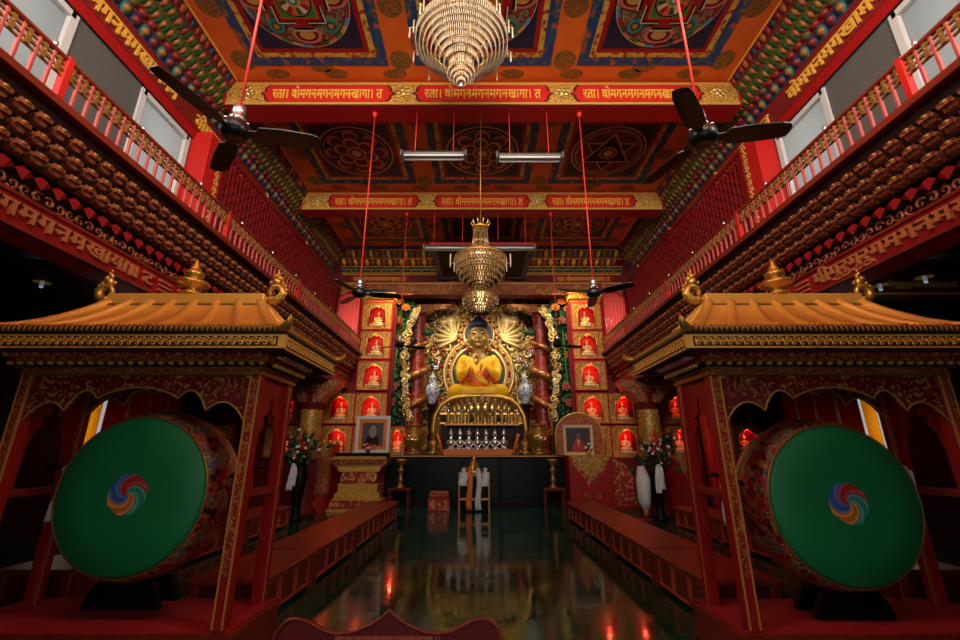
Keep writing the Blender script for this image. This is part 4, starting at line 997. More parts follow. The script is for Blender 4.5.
# ---------------------------------------------------------------- lamp-lit niches on the back wall
NY=13.30
def niche_master():
    t=thing('shrine_niche','','niche',(0,NY,0)); w,H,ow=.46,.93,.27
    arch=[(-ow,.58),(-ow*.96,.64),(-ow*.78,.70),(-ow*.62,.69),(-ow*.45,.75),(-ow*.2,.79),(0,.83)]
    mb=MB()
    for f in(1,-1):
        poly=[(-w,.03),(0,.03),(0,.13),(-ow,.13)]+arch+[(0,H-.03),(-w,H-.03)]
        mb.prism([(f*p[0],p[1]) for p in poly],-.02,.03,0)
    mb.tube([(p[0],-.025,p[1]) for p in [(-ow,.13)]+arch],.012,5,1); mb.tube([(-p[0],-.025,p[1]) for p in [(-ow,.13)]+arch],.012,5,1)
    mb.build('carved_frame',['niche_gold','bright_gold'],t)
    mb=MB()
    for b in((-w-.04,w+.04,-.03,.04,0,.03),(-w-.04,w+.04,-.03,.04,H-.03,H),(-w-.04,-w,-.03,.04,0,H),(w,w+.04,-.03,.04,0,H)): mb.box(*b)
    mb.build('red_border',['bright_red'],t)
    mb=MB(); mb.box(-.36,.36,.33,.35,.08,.88); mb.box(-.36,-.34,.03,.33,.08,.88); mb.box(.34,.36,.03,.33,.08,.88); mb.box(-.34,.34,.03,.33,.86,.88); mb.box(-.34,.34,.03,.33,.08,.13); mb.build('recess',['bright_red'],t)
    MB().ell((.0,.12,.80),(.03,.03,.035),8,6).build('bulb',['bulb_red'],t)
    mb=MB()
    for k in range(6): mb.lathe([(.03,.13),(.036,.19),(0,.19)],8,M=Matrix.Translation((-.2+.08*k,.03,0)))
    mb.build('offering_cups',['ivory'],t)
    return t
def statuette_master():
    t=thing('seated_statuette','','statuette',(0,0,0)); mb=MB()
    mb.ell((0,0,.06),(.17,.11,.055),14,8); mb.ell((0,.01,.20),(.085,.065,.13),12,8); mb.ell((0,-.005,.375),(.05,.05,.06),10,8); mb.ell((0,0,.44),(.028,.028,.04),8,6); mb.tube([(0,0,.28),(0,0,.35)],.03,8)
    for e in(-1,1): mb.tube([(e*.09,0,.28),(e*.13,-.02,.18),(e*.05,-.10,.12)],[.035,.03,.025],8); mb.tube([(e*.04,0,.06),(e*.14,-.05,.06),(-e*.03,-.12,.06)],[.05,.05,.035],8)
    mesh_obj('figure',remesh(mb,.012,1),['statue_gold'],t)
    MB().ell((0,.012,.40),(.052,.05,.05),10,6).build('hair',['hair_blue'],t)
    MB().lathe([(.15,-.06),(.17,-.04),(.13,-.02),(.17,.0),(.16,.02),(0,.02)],16).build('lotus_base',['ivory'],t)
    return t
nm=niche_master(); sm=statuette_master(); first=True
RP=[315,342,373.5,403.5,434.5]; RZ=[at(480,p,NY).z-.50 for p in RP]; RZ=[RZ[0],RZ[0]-.96,RZ[0]-1.93,RZ[0]-2.93,RZ[0]-3.90]
RN=['top','second from the top','third from the top','fourth from the top','lowest']
cols=[(3.37,(0,1,2,3,4),'in the tall column beside the lotus screen'),(4.32,(3,4),'next to the brocade-wrapped pillar'),(5.95,(3,4),'in the aisle beyond the brocade-wrapped pillar'),(7.9,(4,),'far out, seen through the pavilion'),(2.60,(4,),'just beside the bronze urn')]
NICHES=[]
for s,sd in((-1,'left'),(1,'right')):
    for x,rows,desc in cols:
        for r_ in rows:
            rn={0:'top',1:'second',2:'third',3:'fourth',4:'lowest'}[r_]
            if len(rows)==2: rn='upper' if r_==3 else 'lower'
            if len(rows)==1: rn='single'
            l1='%s red-lit niche %s, %s side'%(rn,desc,sd); l2='gilt statuette in the %s niche %s, %s side'%(rn,desc,sd)
            loc=(s*x,NY if x!=2.60 else NY+.45,RZ[r_]); ls_=(s*x,loc[1]+.19,RZ[r_]+.195)
            if first: nm.location=loc; nm['label']=l1; nm['group']='gilt niches on the back wall'; sm.location=ls_; sm['label']=l2; sm['group']='statuettes in the niches'; first=False
            else:
                o1=dup(nm,loc,l1); dup(sm,ls_,l2)
                if x==2.60: o1.scale=(.5,1,1)
            NICHES.append((loc,r_))
for s,sd in((-1,'left'),(1,'right')):
    # crown over the tall niche columns and lower wall carrying the niches
    t=thing('niche_crown','yellow bracketed crown with dark green top over the %s tall niche column'%sd,'cornice',(s*3.37,NY,RZ[0]+.93))
    mb=MB(); mb.box(-.50,.50,-.03,.35,0,.10,0); mb.box(-.54,.54,-.08,.35,.10,.26,1); mb.box(-.57,.57,-.12,.36,.26,.31,0); mb.build('crown_body',['robe_orange','yellow'],t)
    mb=MB(); 
    for k in range(10):
        for r_ in(0,1): mb.ell((-.48+k*.107+.05*r_,-.09,.14+.075*r_),(.045,.03,.032),6,4)
    mb.build('crown_brackets',['bright_gold'],t); MB().box(-.52,.52,-.10,.36,.31,.42).build('crown_top',['dark_green'],t)
    mb=MB(); x0,x1=sorted((2.84*s,4.83*s)); mb.box(x0,x1,NY+.36,NY+.5,0,RZ[2]); x0,x1=sorted((2.82*s,3.84*s)); mb.box(x0,x1,NY+.36,NY+.5,RZ[2],RZ[0]+.9)
    struct('wall_niche_'+sd,mb,['dark_red']); mb=MB(); mb.box(x0,x1,NY-.02,NY+.36,0,RZ[4]-.01); x0,x1=sorted((3.85*s,4.83*s)); mb.box(x0,x1,NY-.02,NY+.36,0,RZ[4]-.01)
    struct('wall_base_'+sd,mb,['dark_red']); struct('wall_over_'+sd,MB().box(x0,x1,NY+.0,NY+.36,RZ[3]+.95,RZ[3]+1.25),['dark_red'])
    # arched gallery doorway with sunlit pink curtain
    x0,x1=4.0,4.6
    t=thing('gallery_curtain','pink sunlit pleated curtain in the arched opening at the far end of the %s gallery'%sd,'curtain',(s*4.28,13.45,4.50)); mb=MB(); n=24
    zt=2.1; front=[];
    for i in range(n+1):
        x=-.42+.84*i/n; h=zt-.45+.45*math.sqrt(max(0,1-(x/.42)**2)); front.append((x,.03*math.sin(i*2.1),h))
    vs=[];fs=[]
    for x,y,h in front: vs+= [(x,y,0),(x,y,h)]
    for i in range(n): fs.append((2*i,2*i+2,2*i+3,2*i+1))
    mb.add(vs,fs,0,True); o=mb.build('pleats',['curtain_pink'],t); sd_=o.modifiers.new('s','SOLIDIFY'); sd_.thickness=.01
    mb=MB(); mb.tube([(x*1.06,-.03,h+.02) for x,y,h in front],.03,6); mb.tube([(-.45,-.03,0),(-.45,-.03,zt-.44)],.03,6); mb.tube([(.45,-.03,0),(.45,-.03,zt-.44)],.03,6); mb.build('arch_frame',['bright_red'],t)
    # pier between arch and niche column
    mb=MB(); x0,x1=sorted((3.84*s,4.0*s)); mb.box(x0,x1,NY+.1,YB+.1,4.5,6.9); struct('trim_%d'%(4 if s<0 else 5),mb,['red'])
    # brocade-wrapped column with bracket capital
    cx=at(311 if s<0 else 649,420,11.75).x; t=thing('aisle_column','thick column wrapped in gold brocade with a red pointed cloth, %s of the hall'%sd,'column',(cx,11.75,0))
    MB().lathe([(.34,0),(.36,.10),(.30,.2),(.26,.3),(.25,3.0),(.30,3.05),(.30,3.12),(.25,3.16)],24).build('shaft',['dark_red'],t)
    MB().lathe([(.265,1.35),(.275,1.4),(.275,2.55),(.265,2.6)],24).build('brocade_wrap',['brocade_gold'],t)
    mb=MB(); mb.add([(-.20,-.292,1.35),(.20,-.292,1.35),(0,-.300,2.15),(-.20,-.27,1.35),(.20,-.27,1.35),(0,-.275,2.15)],[(0,1,2),(5,4,3),(0,3,4,1),(1,4,5,2),(2,5,3,0)]); mb.build('pointed_cloth',['bright_red'],t)
    mb=MB(); mb.prism([(-.28,2.78),(.28,2.78),(.40,3.0),(.62,3.1),(.75,3.37),(-.75,3.37),(-.62,3.1),(-.40,3.0)],-.24,.24,0)
    for i in range(9): mb.scroll((-.5+i*.125,-.26,3.18+.06*(i%2)),.07,i,1.2,.016,1)
    mb.build('capital',['carved_wood','old_gold'],t)
# ---------------------------------------------------------------- long low prayer benches
def make_bench(L,npan):
    """bench along y from 0 to L, panels on the x=0 face, body towards +x"""
    t=thing('prayer_bench','','bench'); W=.62
    MB().bbox(-.05,W+.05,-.0,L,.355,.40,.008).build('bench_top',['wood_red'],t)
    mb=MB(); mb.box(.03,W-.03,.05,L-.05,.035,.355); mb.build('bench_body',['dark_red'],t)
    for y in(.045,L-.045):
        for x in(.03,W-.03): MB().bbox(x-.04,x+.04,y-.04,y+.04,0,.355,.006).build('leg',['wood_red'],t)
    a=.09; pw=(L-.18)/npan
    for k in range(npan):
        y0=a+k*pw+.012; y1=a+(k+1)*pw-.012
        for xf,dx in((.03,-1),(W-.03,1)):
            mb=MB(); xs=lambda p,q: sorted((xf+dx*p,xf+dx*q)); mb.box(*xs(0,.008),y0+.03,y1-.03,.075,.31,0)
            for b in((y0,y1,.045,.075),(y0,y1,.31,.34),(y0,y0+.03,.075,.31),(y1-.03,y1,.075,.31)): mb.box(*xs(0,.022),b[0],b[1],b[2],b[3],1)
            mb.build('side_panel',['wood_panel','bench_frame'],t)
    return t
b4=make_bench(1.78,4); bs=make_bench(1.36,3); firstb=True
pos=['nearest, just behind the drum pavilion','second from the viewer','third from the viewer','farthest, closest to the altar']
for s,sd in((-1,'left'),(1,'right')):
    for row,x in(('inner',2.03),('outer',4.15)):
        for k in range(4):
            if row=='outer' and k<1: continue
            y=4.02+k*1.79 if row=='inner' else 2.9+k*1.79+.1
            pk=pos[k] if row=='inner' else ['','nearest, glimpsed past the drum','middle of its row','farthest, closest to the altar'][k]
            lb='low red %s-row bench, %s side, %s'%(row,sd,pk)
            if row=='inner' and k==0:
                o=bs if s<0 else dup(bs,(0,0,0)); o.location=(s*x,4.42,0); o['label']=lb; o['group']='low red prayer benches'
            elif firstb: b4.location=(s*x,y,0); b4['label']=lb; b4['group']='low red prayer benches'; o=b4; firstb=False
            else: o=dup(b4,(s*x,y,0),lb)
            o.scale=(s,1,1)
# ---------------------------------------------------------------- furniture before the altar
FY=12.75
def bx(px,py=480,Y=FY): return at(px,py,Y).x
# carved offering table, left
x0,x1=bx(333),bx(388); cx=(x0+x1)/2; hw=(x1-x0)/2; H=at(360,458,FY).z
t=thing('carved_table','stepped gold and red carved table under the framed portrait, left of the altar','table',(cx,FY,0))
mb=MB()
for z0,z1,w,m_ in((0,.07,1,0),(.07,.27,.94,1),(.27,.31,.88,0),(.31,.43,.80,2),(.43,.48,.74,0),(.48,.62,.70,2),(.62,.66,.72,0),(.66,.96,.64,1),(.96,1.0,.72,0),(1.0,1.10,.78,2),(1.10,1.14,.90,0)): mb.box(-hw*w,hw*w,-.32*w,.32*w,z0*H/1.3,z1*H/1.3,m_)
mb.build('table_body',['gold_paint','brocade_red','gold_carved'],t)
mb=MB(); mb.box(-hw,hw,-.34,.34,1.14*H/1.3,1.30*H/1.3,0); mb.box(-hw*1.01,hw*1.01,-.345,.345,1.28*H/1.3,H,1); mb.build('table_top',['red_gold_vine','gold_paint'],t)
mb=MB(); 
for k in range(2):
    for e in(-1,1): mb.scroll((e*(.16+.25*k),-.225,.80*H/1.3),.085,PI/2 if e>0 else PI/2,1.2,.02,0,-e)
mb.build('carved_scrolls',['bright_gold'],t)
c=thing('altar_cloth','black and gold cloth laid on the carved table under the portrait','cloth',(cx,FY,H)); mb=MB(); mb.bbox(-hw*.9,hw*.95,-.33,.30,0,.14,.02,0); mb.box(-hw*.91,hw*.96,-.34,-.325,.0,.05,1); mb.build('cloth',['black','brocade_gold'],c)
def picture(label,x0,x1,y0,y1,Y,frame,border,zoff,fig):
    a=at(x0,y1,Y); b=at(x1,y0,Y); w=(b.x-a.x)/2; h=b.z-zoff; t=thing('framed_picture',label,'picture',((a.x+b.x)/2,Y,zoff)); f=.09 if fig=='bust' else .055
    mb=MB()
    for bb in((-w,w,0,f),(-w,w,h-f,h),(-w,-w+f,f,h-f),(w-f,w,f,h-f)): mb.box(bb[0],bb[1],-.03,.03,bb[2],bb[3])
    mb.build('frame',[frame],t)
    mb=MB(); g=f+(.10 if fig=='bust' else .03); mb.box(-w+f,w-f,-.01,.02,f,h-f,0); mb.box(-w+g,w-g,-.016,.0,g,h-g,1); pc=mb.build('print',[border,'photo_dark' if fig!='bust' else 'photo_grey'],t)
    # pictured sitter, painted flat on the print
    mb=MB()
    def fl(cx_,cz_,rx,rz,m_,y): mb.prism([(cx_+rx*math.cos(2*PI*i/20),cz_+rz*math.sin(2*PI*i/20)) for i in range(20)],y,y+.002,m_)
    if fig=='bust':
        mb.prism([(-w*.42,g+.01),(w*.42,g+.01),(w*.34,h*.40),(w*.16,h*.48),(-w*.16,h*.48),(-w*.34,h*.40)],-.019,-.016,0); fl(0,h*.58,w*.21,h*.18,1,-.022); fl(0,h*.67,w*.225,h*.12,2,-.020); fl(-w*.08,h*.61,w*.035,h*.014,2,-.024); fl(w*.08,h*.61,w*.035,h*.014,2,-.024); fl(0,h*.49,w*.06,h*.012,3,-.024); fl(0,h*.55,w*.025,h*.03,4,-.024)
    else:
        mb.prism([(-w*.45,g+.01),(w*.45,g+.01),(w*.36,h*.30),(w*.2,h*.52),(-w*.2,h*.52),(-w*.36,h*.30)],-.019,-.016,3); fl(0,h*.62,w*.13,h*.10,1,-.022); mb.prism([(-w*.08,h*.5),(w*.08,h*.5),(w*.03,h*.3),(-w*.03,h*.3)],-.021,-.019,4); fl(0,h*.67,w*.125,h*.06,2,-.020)
    mb.build('pictured_sitter',['photo_dark' if fig!='bust' else 'dark_wood','skin' if fig!='bust' else 'photo_face','black','robe_red','yellow' if fig!='bust' else 'skin'],pc)
    return t
zt=H+.14
picture('framed portrait of a person in dark clothes with white outer frame, left side',355,391,416,444,FY,'frame_white','robe_orange',zt,'bust')
t=thing('flower_posy','small posy of white and red flowers in front of the left portrait','flowers',(bx(370,447),FY-.2,zt)); MB().lathe([(.05,0),(.06,.08),(.04,.12)],10).build('pot',['red'],t)
mb=MB(); rd=random.Random(2)
for i in range(16): mb.ell(((rd.random()-.5)*.34,(rd.random()-.5)*.1,.12+rd.random()*.12),(.035,.035,.03),6,4,i%3)
mb.build('blooms',['white','red','pink'],t)
# right brocade table and its picture
def cloth_table(label,x0,x1,yt,Y,mats,d=.35):
    a,b=at(x0,yt,Y),at(x1,yt,Y); w=(b.x-a.x)/2; H=a.z; t=thing('draped_table',label,'table',((a.x+b.x)/2,Y,0))
    mb=MB(); n=14
    mb.box(-w+.02,w-.02,-d+.02,d-.02,.0,H-.02,0); mb.build('draped_cloth',[mats[0]],t)
    for x_ in (-w,w): MB().bbox(x_-.03,x_+.03,-d,d,.02,H-.01,.005).build('side_edge',['red'],t)
    MB().bbox(-w-.03,w+.03,-d-.03,d+.03,H-.03,H,.006).build('table_top',[mats[1]],t)
    mb=MB(); y=-d-.008
    mb.prism([(-w,H-.03),(w,H-.03),(0,H-.03-w*1.15)],y-.02,y,0); mb.prism([(-w,H-.03),(w,H-.03),(w*1.0,H-.12),(0,H-.14-w*1.35),(-w*1.0,H-.12)],y,y+.02,1); mb.build('pointed_valance',[mats[1],mats[2]],t)
    for e in(-1,1): MB().scroll((e*.13,y-.0,H*.28),.09,PI/2,1.2,.018,0,-e).build('gold_emblem',['old_gold'],t)
    return t,H
_,Hr=cloth_table('red draped table with gold pointed valance under the right framed picture',567,607,455,FY,['red','brocade_gold','brocade_red'])
picture('framed picture of a red-robed person with pale yellow frame, right side',564,592,425,453,FY+.05,'ivory','yellow',Hr,'seated')
ar=thing('carved_picture_back','arched red and gold carved board behind the right framed picture','board',(bx(581,440),FY+.20,Hr)); mb=MB(); wv=.68
mb.prism([(-wv,0),(wv,0)]+[(wv*math.cos(PI*i/16),.55+.62*math.sin(PI*i/16)) for i in range(17)],0,.06,0); mb.tube([(-wv,-.01,0)]+[(-wv*math.cos(PI*i/16),-.01,.55+.62*math.sin(PI*i/16)) for i in range(17)]+[(wv,-.01,0)],.035,6,1); mb.build('carved_board',['red_gold_fine','gold_paint'],ar)
t=thing('flower_posy','small bunch of white flowers standing before the right framed picture','flowers',(bx(587,450),FY-.2,Hr)); MB().lathe([(.05,0),(.06,.1),(.04,.14)],10).build('pot',['gold'],t)
mb=MB(); rd=random.Random(4)
for i in range(14): mb.ell(((rd.random()-.5)*.26,(rd.random()-.5)*.1,.15+rd.random()*.16),(.035,.035,.03),6,4,0)
mb.build('blooms',['white'],t)
# arched brocade throne back at right
a=at(620,480,FY+.25); t=thing('brocade_throne','red brocade throne with rounded high back between the draped table and flower vase','throne',(a.x,FY+.14,0)); zt_=at(620,456,FY+.25).z
mb=MB(); hw=(at(634,480,FY+.25).x-at(607,480,FY+.25).x)/2
mb.prism([(-hw,0),(hw,0),(hw,zt_*.45)]+[(-hw+2*hw*math.cos(PI/2*i/10),zt_*.45+zt_*.55*math.sin(PI/2*i/10)) for i in range(1,11)],0,.35,0); mb.build('brocade_cover',['brocade_red'],t)
MB().bbox(-hw-.02,hw+.02,-.15,.1,.0,.12,.01).build('footboard',['wood_red'],t)
# brocade table and red chest at left
tL,HL=cloth_table('dark draped table with brown and gold hanging cloth, left of the carved table',314,336,444,FY+.1,['brocade','brocade_gold','brocade'],.3)
t=thing('red_chest','low red chest with gold flourish on the floor beside the carved table','chest',(bx(318,497),FY-.42,0)); MB().bbox(-.36,.36,-.2,.2,0,.42,.012).build('chest_body',['red'],t); mb=MB(); mb.scroll((-.1,-.205,.2),.08,0,1.2,.015); mb.scroll((.1,-.205,.2),.08,PI,1.2,.015,0,-1); mb.build('gold_flourish',['gold_paint'],t); MB().bbox(-.38,.38,-.22,.22,.42,.45,.006).build('lid',['wood_red'],t)
tR,HR=cloth_table('second red draped table with dark gold valance, far right in the aisle',669,696,457,FY+.2,['red','brocade_gold','brocade_red'],.3)
picture('small framed picture of a seated person on the far right draped table',660,673,432,455,FY+.25,'old_gold','dark_red',HR,'seated')
t=thing('brass_bowls','row of small brass bowls on the left draped table','bowls',(bx(327,442),FY,HL)); 
for k in range(4): MB().lathe([(.04,0),(.05,.02),(.09,.10),(.08,.10),(.04,.03)],12,M=Matrix.Translation((-.3+.2*k,0,0))).build('bowl',['gold'],t)
# tall vases with flower sprays
def flower_vase(label,px,y0,y1,y2,Y,seed):
    b=at(px,y2,Y); x=b.x; zv=at(px,y1,Y).z; zt=at(px,y0,Y).z; t=thing('flower_vase',label,'vase',(x,Y,0))
    MB().lathe([(.17,0),(.18,.04),(.10,.12),(.09,.3),(.16,zv*.6),(.20,zv*.8),(.12,zv*.95),(.15,zv),(.09,zv)],20).build('vase_body',['black'],t)
    mb=MB(); rd=random.Random(seed)
    for i in range(26):
        a=rd.random()*6.28; r=.15+.42*rd.random(); tip=(r*math.cos(a),r*.5*math.sin(a),zv+.15+(zt-zv-.15)*rd.random()); mb.tube([(0,0,zv-.1),(tip[0]*.5,tip[1]*.5,zv+(tip[2]-zv)*.6),tip],.008,4); 
        leaf(mb,(tip[0],tip[1],tip[2]-.1),.22,.10,rd.random()*6.28,.5-rd.random(),1,rd)
    mb.build('foliage',['dark_green','foliage'],t)
    mb=MB()
    for i in range(22): a=rd.random()*6.28; r=.1+.44*rd.random(); mb.ell((r*math.cos(a),-.1+r*.4*math.sin(a),zv+.1+(zt-zv-.1)*rd.random()),(.04,.04,.035),6,4,i%3)
    mb.build('blooms',['white','porcelain','pink'],t)
    return x
xl=flower_vase('tall dark vase with a loose spray of pale flowers left of the brocade column',297,430,463,500,11.05,8)
xr=flower_vase('tall dark vase with a loose spray of pale flowers right of the brocade column',659,435,470,500,11.05,9)
scarf('white scarf draped on the left flower vase',xl-.08,10.80,1.22,['silk_white','silk_white'],.55,.14)
scarf('white scarves draped on the right flower vase',xr-.02,10.80,1.20,['silk_white','silk_white'],.6,.16)
a=at(640,466,11.0); t=thing('scarf_bundle','white ceremonial scarf bundle hanging on a red stand left of the right flower vase','scarf',(a.x,11.0,0)); MB().tube([(0,0,0),(0,0,a.z)],[.05,.03],8).build('stand_pole',['red'],t); MB().lathe([(.16,0),(.16,.03),(.03,.06)],14).build('stand_base',['red'],t)
mb=MB(); mb.tube([(0,-.04,a.z),(.02,-.06,a.z-.3),(.0,-.06,a.z-.75),(.02,-.05,a.z-.95)],[.08,.17,.15,.10],10); mb.build('scarf_bundle_cloth',['silk_white'],t); MB().tube([(0,-.06,a.z-.9),(.02,-.06,a.z-1.1)],[.08,.05],8).build('gold_tail',['robe_orange'],t)
# centre stand with offering and scarves
CYY=12.75; x0,x1=at(459.5,490,CYY).x,at(489,490,CYY).x; cx=(x0+x1)/2; hw=(x1-x0)/2; zt=at(474,474,CYY).z
t=thing('offering_stand','small gold-framed dark offering stand on the floor in front of the altar centre','stand',(cx,CYY,0))
for x in(-hw,hw):
    for y in(-.2,.2): MB().bbox(x-.022,x+.022,y-.022,y+.022,0,zt+(.06 if y<0 else 0),.004).build('leg',['old_gold'],t)
MB().bbox(-hw,hw,-.22,.22,zt-.05,zt,.006).build('stand_top',['old_gold'],t); MB().box(-hw,hw,-.205,-.19,.34,zt-.05).build('dark_panel',['black'],t); MB().bbox(-hw,hw,-.215,-.185,.28,.34,.005).build('cross_rail',['gold_paint'],t)
t=thing('mandala_offering','tiered silver and gold offering on top of the centre stand','offering',(cx-.01,CYY,zt)); MB().lathe([(.22,0),(.22,.10),(.17,.11),(.17,.20),(.12,.21),(.12,.29),(.07,.30),(.07,.36),(.03,.38),(.045,.42),(0,.50)],20).build('tiers',['gold'],t); mb=MB(); 
for k in range(14): a=2*PI*k/14; mb.ell((.22*math.cos(a),.22*math.sin(a),.05),(.03,.03,.03),6,4)
mb.build('beads',['silver'],t)
def drape(label,x,mt,l,w,e):
    t=thing('offering_scarf',label,'scarf',(x,CYY-.24,zt+.02)); mb=MB(); vs=[];fs=[]; n,m_=10,6
    for i in range(n+1):
        for j in range(m_+1): q=i/n; p=j/m_-.5; vs.append((p*w*(1+.3*q)+.02*math.sin(q*6),.015*math.sin(p*12+q*3)-.01,.03-l*q))
    for i in range(n):
        for j in range(m_): a=i*(m_+1)+j; fs.append((a,a+1,a+m_+2,a+m_+1))
    mb.add(vs,fs,0,True); o=mb.build('scarf_cloth',[mt],t); o.modifiers.new('s','SOLIDIFY').thickness=.008
    mb=MB(); mb.tube([(0,.0,.02),(0,.10,.10),(-e*.05,.2,.12)],[.05,.06,.04],8); mb.build('scarf_fold',[mt],t)
drape('white scarf hanging at the left corner of the centre stand',cx-hw*.72,'silk_white',.34,.20,-1); drape('orange scarf hanging left of centre on the offering stand',cx-hw*.30,'robe_orange',.95,.13,-1); drape('long white scarf hanging right of centre on the offering stand',cx+hw*.30,'silk_white',.95,.13,1); drape('short white scarf hanging at the right corner of the centre stand',cx+hw*.75,'silk_white',.36,.18,1)
# low red box
a,b=at(428.5,500,CYY).x,at(450,500,CYY).x; t=thing('offering_box','low red and gold box on the floor left of the centre stand','box',((a+b)/2,CYY,0)); hw=(b-a)/2; MB().bbox(-hw,hw,-.18,.18,0,.34,.01).build('box_body',['brocade_red'],t); MB().bbox(-hw*.92,hw*.92,-.17,.17,.34,.50,.03).build('box_cushion',['brocade'],t); MB().bbox(-hw-.01,hw+.01,-.19,.19,.30,.34,.005).build('box_lid',['red'],t)
# candlesticks on little tables
for px,sd in((400,'left'),(553.5,'right')):
    x=at(px,490,CYY).x; zt2=at(px,488,CYY).z; t=thing('side_table','small dark table under the %s tall candlestick before the altar'%sd,'table',(x,CYY,0)); MB().bbox(-.30,.30,-.2,.2,zt2-.05,zt2,.006).build('table_top',['dark_red'],t)
    for e in(-1,1):
        for y in(-.16,.16): MB().bbox(e*.25-.025,e*.25+.025,y-.025,y+.025,0,zt2-.05,.004).build('leg',['dark_red'],t)
    h=at(px,459,CYY).z-zt2; lathe_thing('candlestick','tall turned brass lamp stand at the %s end of the altar front'%sd,'candlestick',(x,CYY,zt2),[(.13,0),(.14,.03),(.06,.09),(.05,.2*h),(.10,.26*h),(.06,.34*h),(.05,.5*h),(.10,.6*h),(.11,.64*h),(.05,.70*h),(.05,.8*h),(.14,.9*h),(.17,.96*h),(.12,h),(0,h)],'old_gold','turned_stem',18)
# ---------------------------------------------------------------- red ogee board in the foreground
a=at(390.5,609,1.95); t=thing('sign_board','dark red ogee-topped board with carved script in the foreground at bottom','sign',(a.x,1.95,0)); zt=a.z; hw=.455
KX=[0,.07,.16,.30,.42,.52,.62,.70,.78,.86,.93,.975,1.0]; KZ=[0,-.027,-.050,-.072,-.078,-.072,-.052,-.036,-.027,-.032,-.060,-.105,-.20]
def ogz(q):
    q=abs(q)
    for i in range(len(KX)-1):
        if q<=KX[i+1]: k=(q-KX[i])/(KX[i+1]-KX[i]); return KZ[i]+(KZ[i+1]-KZ[i])*(k if i<1 or i>9 else k*k*(3-2*k)*.35+k*.65)
    return KZ[-1]
def og(k): return [(q*hw*k,zt+ogz(q)-(1-k)*.3) for q in [-1+2*i/60 for i in range(61)]]
mb=MB(); P_=og(.975); mb.prism([(-hw*.95,zt-.62),(hw*.95,zt-.62)]+P_[::-1],-.015,.02); bo=mb.build('board',['dark_red'],t)
MB().tube([(-hw*.98,-.015,zt-.6)]+[(p[0],-.015,p[1]) for p in og(1)]+[(hw*.98,-.015,zt-.6)],.006,8).build('moulded_edge',['wood_red'],t)
me=text_mesh('गमगनमखागमगन॥',.075,.01); q=MB(); w=max(v.co.x for v in me.vertices)*2; q.mesh(me,Matrix.Translation((0,-.018,zt-.122))@XZ@Matrix.Scale(.40/w,4,(1,0,0))); q.build('lettering',['letter_sign'],bo)
for e in(-1,1): MB().bbox(e*.33-.03,e*.33+.03,-.01,.05,0,zt-.3,.005).build('leg',['wood_red'],t)
# ---------------------------------------------------------------- ceiling fans on long red rods
def make_fan(angles,loc,ztop,label):
    t=thing('ceiling_fan',label,'fan',loc,'black three-bladed ceiling fans')
    MB().tube([(0,0,.20),(0,0,ztop-loc[2])],.011,8).build('rod',['cord_red'],t)
    MB().lathe([(.0,ztop-loc[2]),(.05,ztop-loc[2]),(.04,ztop-loc[2]-.06),(.012,ztop-loc[2]-.08)],12).build('ceiling_cup',['cord_red'],t)
    MB().lathe([(.012,.26),(.045,.25),(.05,.19),(.035,.16),(.06,.14),(.062,.10)],16).build('canopy',['steel'],t)
    MB().lathe([(0,.09),(.075,.09),(.105,.06),(.11,.0),(.09,-.035),(.05,-.05),(0,-.055)],24).build('motor',['black_fan'],t)
    mb=MB(); 
    for k in range(6): a=k*PI/3; mb.ell((.085*math.cos(a),.085*math.sin(a),.08),(.018,.018,.012),6,4)
    mb.build('motor_vents',['silver'],t)
    for a in angles:
        mb=MB(); vs=[];fs=[]; n=6
        xs=[(.10,.03),(.20,.035),(.24,.075),(.45,.085),(.70,.075),(.78,.06),(.80,.03)]
        for x,w in [(q[0]*.79,q[1]*.92) for q in xs]: vs+=[(x,-w,.012+w*.22),(x,w,.012-w*.22)]
        m0=len(vs); vs+=[(v[0],v[1],v[2]-.010) for v in vs]
        for i in range(len(xs)-1): fs+=[(2*i,2*i+1,2*i+3,2*i+2),(m0+2*i,m0+2*i+2,m0+2*i+3,m0+2*i+1),(2*i,2*i+2,m0+2*i+2,m0+2*i),(2*i+1,m0+2*i+1,m0+2*i+3,2*i+3)]
        l=2*(len(xs)-1); fs+=[(0,m0,m0+1,1),(l,l+1,m0+l+1,m0+l)]
        mb.add(vs,fs,0,M=Matrix.Rotation(a,4,'Z')); mb.build('blade',['black_fan'],t)
    return t
FZ=3.87
def fan_at(px,py,tip,ztop,label,yy=None):
    c=atZ(px,py,FZ); q=atZ(tip[0],tip[1],FZ); a=math.atan2(q.y-c.y,q.x-c.x)
    if yy: c.y=yy
    make_fan([a,a+2*PI/3,a+4*PI/3],(c.x,c.y,FZ),ztop,label)
fan_at(235,133,(315,143),7.32,'near left black ceiling fan on a red rod above the left pavilion')
fan_at(703,139,(788,130),7.32,'near right black ceiling fan on a red rod above the right pavilion')
fan_at(357,291,(402,294),7.32,'middle left black fan on a long red rod below the first beam',6.32)
fan_at(596,291,(632,282),7.32,'middle right black fan on a long red rod below the first beam',6.32)
fan_at(398,343.5,(425,347),7.32,'far left black fan hanging before the left dragon pillar',9.70)
fan_at(559,343.5,(597,347),7.32,'far right black fan hanging before the right dragon pillar',9.70)
